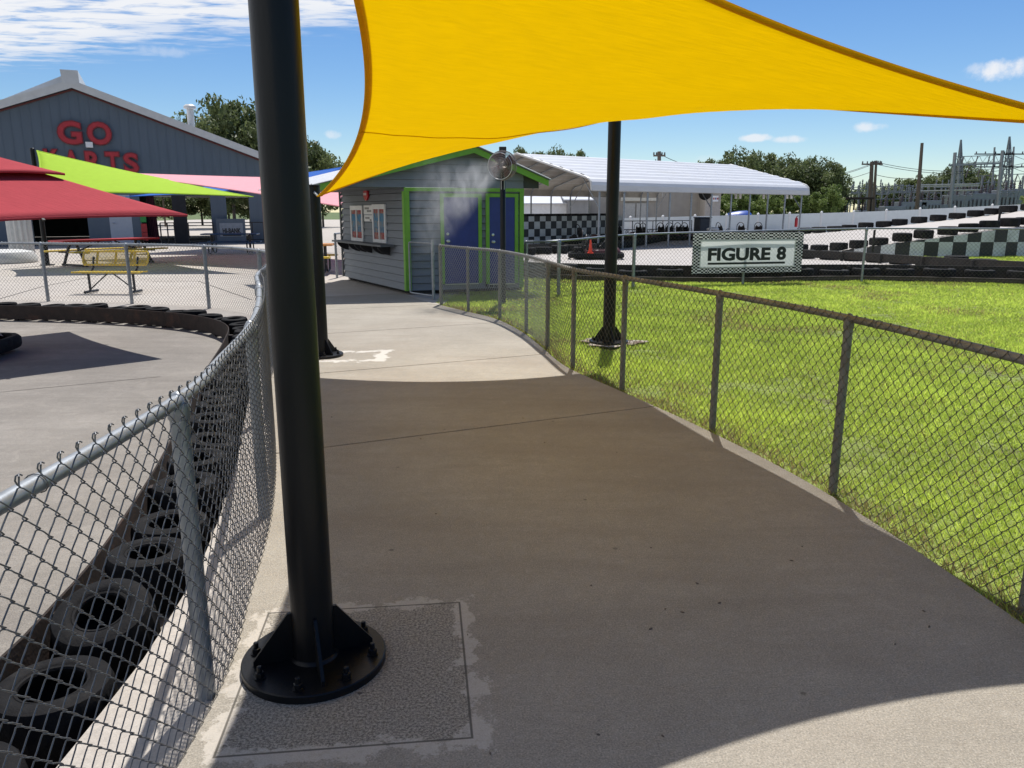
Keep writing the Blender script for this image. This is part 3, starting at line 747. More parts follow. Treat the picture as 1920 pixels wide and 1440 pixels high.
SA = [(-0.694, 2.447, 2.905), (-2.097, 8.563, 1.805), (1.135, 9.368, 2.984), (2.55, 3.455, 2.002)]
sy, S, cloth = sail('shade_sail', 'large yellow shade sail stretched low over the concrete walk', SA, (.061, .112, .022, .102), m_sail, m_sailhem, n=56, wrinkle=.009, hem_r=.019, sagz=1,
              chains=((0, (-.735, 2.52, 2.96)), (1, (-2.19, 8.76, 1.85)), (2, (1.22, 9.68, 3.03))))
i = 34        # sewn seam between two cloth widths
b = MB(); b.tube([tuple(S[i, j] + np.array([0, 0, -.004])) for j in range(0, 57)], .0035, 5); b.build('seam', m_sailhem, cloth)
# the fourth pole stands outside the picture and takes the right-hand low corner
sail_pole('shade_pole', 'black steel pole holding the right low corner of the yellow sail', 2.78, 3.35, 2.1, .073, .24, 4, 6, R(30))

# ================================================================== tyres and rails
def tyre_mesh(name, R0, R1, H, n=40, tread=True, mat=None, squash=0):
    """tyre lying flat: R0 rim opening, R1 outer, H width"""
    b = MB(); W_ = R1 - R0
    top_ = [(R1, .80 * H), (R1 - .04 * W_, .90 * H), (R1 - .13 * W_, .955 * H), (R1 - .32 * W_, .985 * H), (R0 + .42 * W_, H), (R0 + .24 * W_, .985 * H), (R0 + .16 * W_, .955 * H), (R0 + .13 * W_, .965 * H), (R0 + .04 * W_, .955 * H), (R0, .92 * H), (R0 + .01, .84 * H)]
    prof = [(r, H - z) for r, z in top_[::-1]][:-1] + [(R1, .26 * H), (R1 + .004, .5 * H)] + top_ + [ (R0 + .03, .7 * H), (R1 - .045, .6 * H), (R1 - .045, .4 * H), (R0 + .03, .3 * H)]
    rings = []
    for k in range(n):
        a = 2 * math.pi * k / n; ring = []
        for j, (r, z) in enumerate(prof):
            if tread and 8 <= j <= 13: r = r - (.007 if (k % 2) else 0)
            ring.append((r * math.cos(a), r * math.sin(a), z))
        rings.append(ring)
    b.loft(rings, closed=True)
    o = b.build(name, mat or m_rubber, local=True, smooth=35)
    COL.objects.unlink(o)
    return o.data
T_KART = tyre_mesh('kart_tyre', .092, .19, .265)
T_WORN = tyre_mesh('worn_kart_tyre', .105, .195, .235, n=44)
T_CAR = tyre_mesh('car_tyre', .19, .33, .27, n=44, mat=m_rubber2)
T_CARW = tyre_mesh('wide_car_tyre', .20, .36, .23, n=44, mat=m_rubber2)
def put(data, name, loc, rot=(0, 0, 0), label=None, cat=None, group=None, scale=None):
    o = bpy.data.objects.new(name, data); COL.objects.link(o); o.location = loc; o.rotation_euler = rot
    if scale: o.scale = scale
    return tag(o, label, cat, group)
TY = offset(RAILP, -.235); Lt = arc(TY)
s = near_s(TY, -1.6, .92)[0]
k = 0
while s < Lt[-1] - .3:
    x, y = np.interp(s, Lt, TY[:, 0]), np.interp(s, Lt, TY[:, 1])
    tilt = (random.uniform(-.05, .05), random.uniform(-.05, .05), random.uniform(0, 6))
    zz = ZT + .004
    if k == 4: tilt = (R(12), R(-15), 1.0); zz = ZT + .055
    elif k in (9, 13): tilt = (R(6), R(7), 1.0); zz = ZT + .03
    else: zz += .19 * abs(math.sin(tilt[0])) + .19 * abs(math.sin(tilt[1]))
    put(T_KART if k % 3 else T_WORN, 'tyre', (x + random.uniform(-.02, .02), y, zz), tilt, 'kart tyre sagging and tipped over in the oval track row' if k == 4 else 'slightly tipped kart tyre in the oval track row' if k in (9, 13) else 'worn black kart tyre lying flat in the row lining the oval track', 'tyre', 'tyres lining the oval track', (1, 1, random.uniform(.92, 1.06)))
    s += (.50 if k < 7 else random.uniform(.47, .53)) if y < 9 else random.uniform(.40, .46); k += 1
def steel_rail(name, label, path, zb, h, mat, thick=.012, slots=.06, step=8, postw=.06):
    root = thing(name, label, 'barrier', (*path[len(path) // 2][:2], zb))
    P = path[::step]; O = offset(path, thick)[::step]
    b = MB(); rings = []
    for p, q in zip(P, O):
        z = p[2] if len(p) > 2 else zb
        rings.append([(p[0], p[1], z + slots), (q[0], q[1], z + slots), (q[0], q[1], z + h), ((p[0] + q[0]) / 2, (p[1] + q[1]) / 2, z + h + .006), (p[0], p[1], z + h)])
    b.loft(rings, caps=True); b.build('rail_plate', mat, root)
    L = arc(path); o2 = offset(path, -.03)
    for s in np.arange(.4, L[-1], 1.5):
        x, y = np.interp(s, L, o2[:, 0]), np.interp(s, L, o2[:, 1]); z = np.interp(s, L, path[:, 2]) if path.shape[1] > 2 else zb
        b = MB(); b.bbox((x, y, z + h * .45), (postw, postw, h * .9), 0, .005); b.build('rail_post', mat, root)
    return root
i0 = near_s(RAILP, -1.77, 1.0)[1]
steel_rail('steel_rail', 'rusty flat steel rail round the oval track in front of its tyres', RAILP[i0:], ZT, .26, m_rust, slots=.03, step=3)

# ================================================================== bench, tables, umbrella
def perforated(mb, P, nu, nv, thick=.012, hole=.62, skip=lambda i, j: False):
    """sheet with square holes; P(u,v)->Vector"""
    for i in range(nu):
        for j in range(nv):
            if skip(i, j): continue
            c = [P((i + a) / nu, (j + d) / nv) for a, d in ((0, 0), (1, 0), (1, 1), (0, 1))]
            m_ = sum(c, Vector()) / 4; q = [m_ + (p - m_) * hole for p in c]
            for t in range(4): mb.poly([c[t], c[(t + 1) % 4], q[(t + 1) % 4], q[t]])
def bench():
    a = AT(160, 551, 15.75); root = thing('park_bench', 'yellow perforated metal bench with rounded backrest on the patio', 'bench', (-8.2, 15.85, 0), R(-3))
    LN = 1.42
    b = MB(); perforated(b, lambda u, v: Vector(((u - .5) * LN, -.2 + v * .3, .44)), 56, 12, hole=.6)
    b.tube([(-LN / 2, -.2, .43), (LN / 2, -.2, .43), (LN / 2, .1, .43), (-LN / 2, .1, .43)], .018, 8, closed=True)
    b.build('seat', m_yellow, root, local=True)
    b = MB(); cc = lambda u, v: Vector(((u - .5) * (LN - .04 - .18 * max(0, abs(v - .5) * 2 - .45) ** 1.5), .17 + v * .10, .56 + v * .27))
    perforated(b, cc, 56, 11, hole=.62)
    ring = [cc(0, v) for v in np.linspace(0, 1, 9)] + [cc(u, 1) for u in np.linspace(.06, .94, 12)] + [cc(1, v) for v in np.linspace(1, 0, 9)] + [cc(u, 0) for u in np.linspace(.94, .06, 12)]
    b.tube(ring, .018, 8, closed=True)
    for u in (.2, .5, .8): b.bar(cc(u, .02) + Vector((0, .014, 0)), cc(u, .98) + Vector((0, .014, 0)), .045, .012, (0, 1, 0))
    b.build('backrest', m_yellow, root, local=True)
    for s in (-1, 1):
        x = s * LN * .33
        b = MB(); b.tube([(x, -.03, .43), (x, -.02, .05)], .026, 8); b.tube([(x, -.22, .03), (x, .24, .03)], .028, 8); b.tube([(x, -.2, .415), (x, .1, .415)], .02, 8)
        b.tube([(x, .08, .42), (x, .17, .5), (x, .22, .72)], .022, 8); b.build('leg', m_blackmat, root, local=True, smooth=True)
        b = MB(); b.tube([(x * .95, -.02, .09), (s * .03, -.04, .42)], .013, 6); b.build('brace', m_blackmat, root, local=True)
    return root
bench()
def picnic(name, label, loc, rz, ln, wd, mt, mb_, mleg, style='tube', zt=.76):
    root = thing(name, label, 'picnic table', loc, rz)
    b = MB(); b.bbox((0, 0, zt), (ln, wd, .05), 0, .018); b.build('tabletop', mt, root, local=True)
    for s in (-1, 1):
        b = MB(); b.bbox((0, s * (wd / 2 + .27), .45), (ln * .98, .27, .045), 0, .015); b.build('bench_seat', mb_, root, local=True)
    for e in (-1, 1):
        x = e * ln * .34; b = MB()
        if style == 'tube':
            for s in (-1, 1):
                b.tube([(x, s * .1, zt - .03), (x, s * .1, .25), (x, s * .12, .12), (x, s * .2, .045), (x, s * .32, .035), (x, s * .5, .035), (x, s * .62, .06), (x, s * .66, .2), (x, s * .66, .43)], .027, 8)
            b.tube([(x, -.12, .24), (x, .12, .24)], .024, 8)
        else:
            for s in (-1, 1): b.bar((x, s * .12, zt - .03), (x, s * .55, .03), .06, .06)
            b.bar((x, -(wd / 2 + .35), .41), (x, wd / 2 + .35, .41), .06, .05); b.bar((x, -wd * .45, zt - .04), (x, wd * .45, zt - .04), .06, .04); b.bar((x, -.62, .03), (x, .62, .03), .07, .06)
            b.bar((x - e * .02, 0, .4), (x - e * ln * .26, 0, zt - .05), .04, .04)
        b.build('leg', mleg, root, local=True, smooth=40)
    return root
picnic('picnic_table', 'red topped picnic table with yellow benches behind the oval fence', (-12.75, 24.6, 0), R(62), 3.3, .75, m_red, m_yellow, m_darksteel, 'bar')
picnic('picnic_table', 'orange board picnic table with yellow benches beside the booth', (-5.55, 21.0, 0), R(4), 1.5, .72, m_wood, m_yellow, m_blackmat)
picnic('picnic_table', 'dark blue picnic table standing in shade before the HI-BANK sign', (-11.0, 30.6, 0), R(8), 2.1, .75, m_blue, m_blue, m_blackmat)
def umbrella():
    c = Vector((-6.75, 10.45, 0)); rz = R(-43.5); h = 3.42 / 2
    root = thing('cantilever_umbrella', 'wide red cantilever umbrella with a vented top over the oval track', 'umbrella', (c.x - 3.1, c.y - 1.0, ZT))
    def P(x, y, z):
        dy_ = x * math.sin(rz) + y * math.cos(rz)
        return Vector((c.x + x * math.cos(rz) - y * math.sin(rz), c.y + dy_, z + .05 * dy_))
    def canopy(hw, z_edge, z_top, ri, sag, val):
        b = MB(); N = 12; rings = []
        out = []
        for s in range(4):
            for t in range(2 * N):
                q = -1 + t / N
                sx, sy = ((q, -1), (1, q), (-q, 1), (-1, -q))[s]
                e = 1 - sag * (1 - q * q)
                out.append((sx * e if s in (1, 3) else sx, sy * e if s in (0, 2) else sy, 1 - q * q))
        for k, f in enumerate(np.linspace(1, ri, 9)):
            rings.append([P(x * hw * f, y * hw * f, z_edge + (z_top - z_edge) * ((1 - f) / (1 - ri)) ** 1.06 + .035 * w_ * f - .0) for x, y, w_ in out])
        b.loft(rings); 
        vl = [[r for r in rings[0]], [p - Vector((0, 0, val)) for p in rings[0]]]
        b.loft(vl)
        return b
    cn = canopy(h, 1.60, 2.19, .16, .045, .03).build('canopy', m_umb, root, smooth=50); cn.modifiers.new('t', 'SOLIDIFY').thickness = .002
    vn = canopy(h * .36, 2.13, 2.34, .03, .05, .03).build('vent_canopy', m_umb, root, smooth=50); vn.modifiers.new('t', 'SOLIDIFY').thickness = .002
    for a in range(8):
        q = a * math.pi / 4; f = 1 / max(abs(math.cos(q)), abs(math.sin(q)))
        ex, ey = math.cos(q) * f * h * .985, math.sin(q) * f * h * .985
        b = MB(); b.bar(P(0, 0, 2.2), P(ex, ey, 1.595), .028, .018); b.build('rib', m_blackmat, root)
    b = MB(); b.tube([P(0, 0, 1.9), P(0, 0, 2.36)], .03, 10); b.lathe([(.05, 2.33), (.06, 2.345), (.03, 2.38), (.005, 2.385)], 14, (c.x, c.y, 0)); b.build('hub', m_blackmat, root, smooth=True)
    bx, by = c.x - 3.1, c.y - 1.0
    b = MB(); b.bar((bx, by, ZT), (bx, by, 2.7), .1, .1); b.build('mast', m_blackmat, root)
    b = MB(); b.bar((bx, by, 2.6), P(0, 0, 2.37), .07, .09); b.build('arm', m_blackmat, root)
    b = MB(); b.bbox((bx, by, ZT + .08), (1.0, 1.0, .16), R(10), .03); b.build('base', m_blackmat, root)
umbrella()

# coloured sails over the patio, with their poles
def thin_pole(x, y, h, r=.07, label='', group=None):
    b = MB(); b.lathe([(r, 0), (r, h), (r - .01, h + .01)], 18, (x, y, 0)); b.lathe([(.2, .0), (.2, .02), (r, .022)], 24, (x, y, 0))
    return b.build('shade_pole', m_black, smooth=30, label=label, cat='pole', group=group)
c1 = AT(68, 282, 24.0); c1b = AT(66, 306, 23.5)
ga = AT(470, 366, 22.0); gb = AT(60, 345, 31.0)
sail('shade_sail', 'lime green shade sail rising to a point before the grey building', [tuple(c1), tuple(AT(62, 362, 21.0)), tuple(AT(475, 369, 21.8)), tuple(AT(330, 340, 27))], (.03, .05, .03, .04), m_saillime, m_saillime, n=18, hem_r=.02)
sail('shade_sail', 'pink shade sail stretched between the lime sail and the booth', [tuple(AT(175, 322, 28)), tuple(AT(660, 391, 21.2)), tuple(AT(690, 352, 27.5)), tuple(AT(520, 333, 34))], (.03, .05, .05, .05), m_sailpink, m_sailpink, n=18, hem_r=.02)
sail('shade_sail', 'blue shade sail behind the pink one near the booth roof', [tuple(AT(235, 369, 31)), tuple(AT(560, 360, 30.5)), tuple(AT(650, 312, 33)), tuple(AT(420, 345, 37))], (.04, .05, .05, .05), m_sailblue, m_sailblue, n=18, hem_r=.02)
for (u, Y, v, nm) in ((66, 24.1, 278, 'black pole carrying the high point of the lime sail'), (662, 27.7, 345, 'black pole behind the booth carrying the pink sail')):
    p = AT(u, v, Y); thin_pole(p.x - .12, p.y + .05, p.z, label=nm)

# ================================================================== GO KARTS building
def text_mesh(body, bold=.0, ext=.02):
    cu = bpy.data.curves.new('t', 'FONT'); cu.body = body; cu.size = 1; cu.extrude = ext; cu.offset = bold; cu.resolution_u = 4
    o = bpy.data.objects.new('t', cu); COL.objects.link(o)
    dg = bpy.context.evaluated_depsgraph_get(); me = bpy.data.meshes.new_from_object(o.evaluated_get(dg))
    V = np.zeros(len(me.vertices) * 3); me.vertices.foreach_get('co', V); V = V.reshape(-1, 3)
    F = [tuple(p.vertices) for p in me.polygons]
    bpy.data.objects.remove(o); bpy.data.curves.remove(cu); bpy.data.meshes.remove(me)
    return V, F
def letters(name, body, o, ex, ez, en, w, h, mat, parent, bold=.03, ext=.02, shear=0.0):
    """flat text stretched into the box o .. o+ex*w+ez*h, standing out along en"""
    V, F = text_mesh(body, bold, ext)
    lo, hi = V.min(0), V.max(0)
    a = (V[:, 0] - lo[0]) / (hi[0] - lo[0]); c = (V[:, 1] - lo[1]) / (hi[1] - lo[1]); d = V[:, 2]
    ex, ez, en, o = [np.array(q) for q in (ex, ez, en, o)]
    Q = o + np.outer(a * w, ex) + np.outer(c * h, ez) + np.outer(d, en)
    b = MB(); b.v = [tuple(q) for q in Q]; b.f = F; b.mi = [0] * len(F)
    return b.build(name, mat, parent)
KB = .45; GY0, GX0 = 38.0, -21.74
gd = Vector((1, KB, 0)).normalized(); gn = Vector((gd.y, -gd.x, 0)); gback = -gn      # gn faces the camera
GA = ONPLANE(135, 160, Vector((GX0, GY0, 0)), gn); GA.z = 0
def gs(u, v=420):      # along-wall coordinate for an image point
    p = ONPLANE(u, v, GA, gn); return (p - GA).dot(gd)
def gp(s, z, out=0.0): return GA + gd * s + Vector((0, 0, z)) + gn * out
def gz(u, v): return ONPLANE(u, v, GA, gn).z
sR, sL = gs(545, 330), -11.5
zA = gz(135, 160); GP_ = (zA - gz(470, 287)) / gs(470, 287)
go = thing('metal_building', 'grey metal building lettered GO KARTS with open bays and white eaves', 'building', tuple(gp(0, 0)))
zo = gz(300, 366)           # head of the open bays
def gtop(s): return zA - GP_ * abs(s)
b = MB(); b.prism([gp(sL, zo), gp(sR, zo), gp(sR, gtop(sR)), gp(0, zA), gp(sL, gtop(sL))], [gp(sL, zo) + gback * .12, gp(sR, zo) + gback * .12, gp(sR, gtop(sR)) + gback * .12, gp(0, zA) + gback * .12, gp(sL, gtop(sL)) + gback * .12]); b.build('gable_wall', m_gosiding, go)
s = sL + .2; 
while s < sR - .1:       # standing ribs of the wall sheets
    b = MB(); b.bar(gp(s, zo + .02, .006), gp(s, gtop(s) - .06, .006), .03, .016, tuple(gn)); b.build('sheet_rib', m_gosiding, go); s += .41
bays = [(-60, 60), (165, 206), (248, 266), (326, 352), (398, 427), (470, 540)]
for u0, u1 in bays:
    a, c = gs(u0), gs(u1); m_ = (a + c) / 2
    b = MB(); M_ = Matrix.Translation(gp(m_, zo / 2, -.15)) @ Matrix.Rotation(math.atan2(gd.y, gd.x), 4, 'Z')
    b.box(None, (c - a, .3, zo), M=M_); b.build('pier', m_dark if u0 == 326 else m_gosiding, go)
a, c = gs(206), gs(248)
b = MB(); b.box(None, (c - a, .08, zo), M=Matrix.Translation(gp((a + c) / 2, zo / 2, -.04)) @ Matrix.Rotation(math.atan2(gd.y, gd.x), 4, 'Z')); dr = b.build('door', M('pale_door', (.42, .44, .48), .5, 0, .05), go)
b = MB(); b.tube([gp(a + .12, 1.05, .02), gp(a + .25, 1.05, .04)], .02, 8); b.build('handle', m_silver, dr)
for k, (zz, cc) in enumerate(((zo * .62, (.62, .50, .02)), (zo * .45, (.03, .28, .05)), (zo * .25, (.45, .03, .03)), (zo * .07, (.45, .03, .03)))):
    aa, ca = gs(264), gs(275)
    b = MB(); b.box(None, (ca - aa, .06, zo * .17), M=Matrix.Translation(gp((aa + ca) / 2, zz + zo * .085, .02)) @ Matrix.Rotation(math.atan2(gd.y, gd.x), 4, 'Z')); b.build('painted_block', M('block_paint', cc, .5), go)
aa, ca = gs(278), gs(297); b = MB(); rings = []
for q in np.linspace(0, 1, 22): rings.append([gp(aa + (ca - aa) * q, 0.1, -.2 + .05 * math.sin(q * 34)), gp(aa + (ca - aa) * (q * .8), zo, -.2 + .04 * math.sin(q * 34))])
for r0, r1 in zip(rings[:-1], rings[1:]): b.poly([r0[0], r1[0], r1[1], r0[1]])
b.build('curtain', M('maroon_curtain', (.06, .012, .02), .9), go)
# shell: side walls, rear with open bays, floor, roof
D = 15.0
def gpd(s, z, d): return gp(s, z) + gback * d
for sx in (sL, sR):
    b = MB(); b.prism([gpd(sx, 0, .13), gpd(sx, 0, D), gpd(sx, gtop(sx) - .05, D), gpd(sx, gtop(sx) - .05, .13)], [gpd(sx + .1, 0, .13), gpd(sx + .1, 0, D), gpd(sx + .1, gtop(sx) - .05, D), gpd(sx + .1, gtop(sx) - .05, .13)]); b.build('side_wall', m_gosiding, go)
b = MB(); b.prism([gpd(sL, zo * 1.05, D), gpd(sR, zo * 1.05, D), gpd(sR, gtop(sR) - .05, D), gpd(0, zA - .05, D), gpd(sL, gtop(sL) - .05, D)], [gpd(sL, zo * 1.05, D + .1), gpd(sR, zo * 1.05, D + .1), gpd(sR, gtop(sR) - .05, D + .1), gpd(0, zA - .05, D + .1), gpd(sL, gtop(sL) - .05, D + .1)]); b.build('rear_wall', m_gosiding, go)
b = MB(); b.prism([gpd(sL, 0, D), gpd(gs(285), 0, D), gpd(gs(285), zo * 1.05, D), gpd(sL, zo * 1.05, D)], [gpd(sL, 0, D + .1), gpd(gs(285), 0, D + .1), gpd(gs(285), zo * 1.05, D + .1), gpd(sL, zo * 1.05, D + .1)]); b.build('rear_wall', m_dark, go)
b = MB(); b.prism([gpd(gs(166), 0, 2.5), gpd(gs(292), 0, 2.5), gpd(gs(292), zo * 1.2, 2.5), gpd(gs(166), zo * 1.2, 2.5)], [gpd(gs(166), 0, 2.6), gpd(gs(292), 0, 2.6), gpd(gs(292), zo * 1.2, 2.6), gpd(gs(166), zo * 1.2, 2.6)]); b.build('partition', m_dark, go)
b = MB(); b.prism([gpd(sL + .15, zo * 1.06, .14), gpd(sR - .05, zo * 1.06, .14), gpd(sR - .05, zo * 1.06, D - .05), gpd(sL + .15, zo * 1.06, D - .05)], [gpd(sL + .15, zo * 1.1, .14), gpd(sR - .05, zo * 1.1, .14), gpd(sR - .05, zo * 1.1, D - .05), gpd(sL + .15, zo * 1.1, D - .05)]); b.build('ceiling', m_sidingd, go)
for dpt, u in ((3, 320), (6, 380), (4, 450)):
    b = MB(); b.box(None, (1.6, .25, .06), M=Matrix.Translation(gpd(gs(u), zo * 1.03, dpt)) @ Matrix.Rotation(math.atan2(gd.y, gd.x), 4, 'Z')); b.build('light_fixture', m_white, go)
for sg, s_ in ((1, sR + .45), (-1, sL - .5)):
    for j in range(8):
        d0, d1 = -.35 + j * (D + .7) / 8, -.35 + (j + 1) * (D + .7) / 8 - .006
        q = [(0, zA + .12), (s_, gtop(s_) + .12)]
        b = MB(); b.prism([gpd(q[0][0], q[0][1], d0), gpd(q[1][0], q[1][1], d0), gpd(q[1][0], q[1][1], d1), gpd(q[0][0], q[0][1], d1)], [gpd(q[0][0], q[0][1] + .06, d0), gpd(q[1][0], q[1][1] + .06, d0), gpd(q[1][0], q[1][1] + .06, d1), gpd(q[0][0], q[0][1] + .06, d1)]); b.build('roof_sheet', m_whitemetal, go)
    # rake trim, deep folded band with a red line under it
    b = MB(); b.prism([gp(0, zA - .16, .36), gp(s_, gtop(s_) - .16, .36), gp(s_, gtop(s_) + .2, .36), gp(0, zA + .2, .36)], [gp(0, zA - .16, .40), gp(s_, gtop(s_) - .16, .40), gp(s_, gtop(s_) + .2, .42), gp(0, zA + .2, .42)]); b.build('rake_trim', m_gowhite, go)
    b = MB(); b.bar(gp(0, zA - .2, .06), gp(s_ * .98, gtop(s_ * .98) - .2, .06), .1, .07); b.build('red_line', M('red_line_paint', (.12, .03, .03), .5), go)
b = MB(); b.prism([gp(-.35, zA + .0, .42), gp(.35, zA + .0, .42), gp(.33, zA + .62, .42), gp(-.40, zA + .62, .42)], [gpd(-.35, zA + .0, D), gpd(.35, zA + .0, D), gpd(.33, zA + .62, D), gpd(-.40, zA + .62, D)]); b.build('ridge_vent', m_gowhite, go)
b = MB(); b.prism([gp(-.34, zA + .15, -.8), gp(-3.4, gtop(3.4) + .35, -.8), gp(-.34, zA + .56, -.8)], [gpd(-.34, zA + .15, D), gpd(-3.4, gtop(3.4) + .35, D), gpd(-.34, zA + .56, D)]); b.build('raised_roof', m_whitemetal, go)
# GO KARTS letters
sg_ = thing('lettering_sign', 'red channel letters spelling GO KARTS on the grey gable wall', 'sign', tuple(gp(gs(160), gz(160, 330))))
for ch, u0, v0, u1, v1 in (('G', 104, 226, 152, 272), ('O', 160, 228, 208, 273), ('K', 80, 279, 112, 322), ('A', 116, 281, 150, 323), ('R', 157, 283, 190, 324), ('T', 195, 284, 224, 325), ('S', 229, 286, 259, 326)):
    s0, s1 = gs(u0, v0), gs(u1, v0); z0_, z1_ = gz((u0 + u1) / 2, v1), gz((u0 + u1) / 2, v0)
    lt = letters('letter', ch, gp(s0, z0_, .10), gd, (0, 0, 1), gn, s1 - s0, z1_ - z0_, M('red_letter_side', (.22, .015, .02), .5), sg_, .055, .08)
    letters('letter_face', ch, gp(s0 + .05, z0_ + .05, .19), gd, (0, 0, 1), gn, s1 - s0 - .1, z1_ - z0_ - .1, m_redletter, lt, .02, .012)
b = MB(); b.box(None, (.3, .25, .25), M=Matrix.Translation(gp(gs(168, 272), gz(168, 272), .15)) @ Matrix.Rotation(math.atan2(gd.y, gd.x), 4, 'Z')); b.build('flood_light', m_white, go)
sv_ = gs(361, 240); p0 = gpd(sv_, gtop(sv_) + .1, 1.0)
st = thing('vent_stack', 'pale flue pipe with a flat cap on the white roof', 'vent', tuple(p0))
b = MB(); b.lathe([(.17, -.1), (.17, 1.05)], 16, tuple(p0)); b.build('pipe', m_gowhite, st, smooth=30)
b = MB(); b.lathe([(.17, 1.06), (.30, 1.08), (.30, 1.2), (.2, 1.28)], 16, tuple(p0)); b.build('cap', m_gowhite, st, smooth=30)
# railing panels in the bays, HI-BANK board
def railing(u0, u1, label, n=4, h=1.05, dpt=-.4):
    a, c = gs(u0), gs(u1); root = thing('steel_railing', label, 'railing', tuple(gp(a, 0)))
    for zz in (h, .16): b = MB(); b.bar(gp(a, zz, -dpt), gp(c, zz, -dpt), .05, .05); b.build('rail', m_blackmat, root)
    for q in np.linspace(0, 1, n): b = MB(); b.bar(gp(a + (c - a) * q, 0, -dpt), gp(a + (c - a) * q, h, -dpt), .05, .05); b.build('post', m_blackmat, root)
railing(300, 326, 'black railing across the narrow bay beside the coloured blocks', 3)
railing(352, 398, 'black railing across the bay left of the HI-BANK board', 2)
railing(428, 492, 'black railing across the bay right of the HI-BANK board', 4)
hb = thing('sign_board', 'grey board lettered HI-BANK hung below the building pier', 'sign', tuple(gp(gs(430), gz(430, 452), .5)))
a, c = gs(404), gs(458); z0_, z1_ = gz(430, 454), gz(430, 410)
b = MB(); b.prism([gp(a, z0_, .45), gp(c, z0_, .45), gp(c, z1_, .45), gp(a, z1_, .45)], [gp(a, z0_, .51), gp(c, z0_, .51), gp(c, z1_, .51), gp(a, z1_, .51)]); b.build('backing', m_gosiding, hb)
a, c = gs(410), gs(453); z0_, z1_ = gz(430, 443), gz(430, 418)
b = MB(); b.prism([gp(a, z0_, .512), gp(c, z0_, .512), gp(c, z1_, .512), gp(a, z1_, .512)], [gp(a, z0_, .53), gp(c, z0_, .53), gp(c, z1_, .53), gp(a, z1_, .53)]); b.build('panel', M('hibank_panel', (.24, .26, .29), .5), hb)
a, c = gs(415), gs(449); z0_, z1_ = gz(430, 437), gz(430, 427.5)
letters('lettering', 'HI-BANK', gp(a, z0_, .535), gd, (0, 0, 1), gn, c - a, z1_ - z0_, m_blackmat, hb, .04, .01)
b = MB(); b.bar(gp(a, z0_ - .1, .535), gp(c, z0_ - .1, .535), .06, .02, tuple(gn)); b.build('underline', m_blackmat, hb)
# pale fluted column and white kerb block at the left edge
pc = AT(44, 486, 27.6); pc.z = 0
b = MB(); rings = []
for zz in (0, 1.55): rings.append([(pc.x + (.36 + .03 * math.cos(14 * q)) * math.cos(q), pc.y + (.36 + .03 * math.cos(14 * q)) * math.sin(q), zz) for q in np.linspace(0, 2 * math.pi, 84, endpoint=False)])
b.loft(rings, caps=True); b.build('fluted_column', m_olive, smooth=30, label='pale fluted column stub under the red umbrella edge beyond the fence', cat='column')
pb_ = G(0, 494); b = MB(); b.lathe([(1.0, 0), (1.02, .12), (.9, .34), (.6, .4), (.1, .42)], 32, (pb_.x - .3, pb_.y + .6, 0)); b.build('round_planter', m_olive, smooth=40, label='low round pale concrete planter at the left end of the patio', cat='planter')

# ================================================================== ticket booth
BL, BC, BR = Vector((-4.12, 19.1, 0)), Vector((-2.10, 15.55, 0)), Vector((0.20, 16.30, 0))
bd = (BR - BC).normalized(); bn = Vector((bd.y, -bd.x, 0)); rd = (BL - BC).normalized(); wn_ = Vector((-rd.y, rd.x, 0))
if wn_.y > 0: wn_ = -wn_
booth = thing('ticket_booth', 'grey clapboard ticket booth with lime trim and two blue doors', 'booth', tuple(BC))
bdl = (BR - BC).length; rdl = (BL - BC).length
def bp(s, z, out=0.0): return BC + bd * s + Vector((0, 0, z)) + bn * out          # door wall
def wp(s, z, out=0.0): return BC + rd * s + Vector((0, 0, z)) + wn_ * out         # window wall (s runs away from the corner)
def bz(u, v): return ONPLANE(u, v, BC, bn).z
def bs(u, v=430): return (ONPLANE(u, v, BC, bn) - BC).dot(bd)
def wz(u, v): return ONPLANE(u, v, BC, wn_).z
def ws(u, v=430): return (ONPLANE(u, v, BC, wn_) - BC).dot(rd)
ZS = .075                               # booth stands on low skids
ZG = bz(860, 352)                      # gable bottom line
sAp, zAp = bs(884, 330), bz(884, 277)
sLe, sRe = bs(596, 352), bs(1018, 342)
zLe, zRe = bz(596, 348), bz(1018, 339)
def lap(P, s0, s1, z, h, out0=.002, out1=.030, name='board', m=m_siding):
    f = (lambda q: q) if not isinstance(s0, tuple) else None
    a0, a1 = s0 if isinstance(s0, tuple) else (s0, s0); c0, c1 = s1 if isinstance(s1, tuple) else (s1, s1)
    b = MB(); b.prism([P(a0, z, out1), P(c0, z, out1), P(c1, z + h, out0), P(a1, z + h, out0)], [P(a0, z, -.03), P(c0, z, -.03), P(c1, z + h, -.03), P(a1, z + h, -.03)])
    return b.build(name, m, booth)
BH = .148
z = ZS
while z < ZG - .02:
    h = min(BH, ZG - z)
    lap(bp, .0, bdl, z, h - .010); lap(wp, .0, rdl, z, h - .010)
    z += BH
z = ZG
def roofz(s): return zLe + (zAp - zLe) * (s - sLe) / (sAp - sLe) if s < sAp else zRe + (zAp - zRe) * (sRe - s) / (sRe - sAp)
def s_at(z): return (sLe + (z - zLe) / (zAp - zLe) * (sAp - sLe), sRe - (z - zRe) / (zAp - zRe) * (sRe - sAp))
while z < zAp - .03:
    h = min(BH, zAp - .02 - z)
    a, c = s_at(max(z, zLe + .005)); a1, c1 = s_at(min(z + h, zAp - .005)); c = min(c, sRe - .02)
    a = max(a, sLe + .02)
    if z + h <= zLe: a1 = a
    lap(bp, (a + .04, a1 + .04), (min(c, bdl + .02) if z < zRe else c - .03, min(c1, bdl + .02) if z < zRe else c1 - .03), z, h - .006, .03, .056, 'gable_board'); z += BH
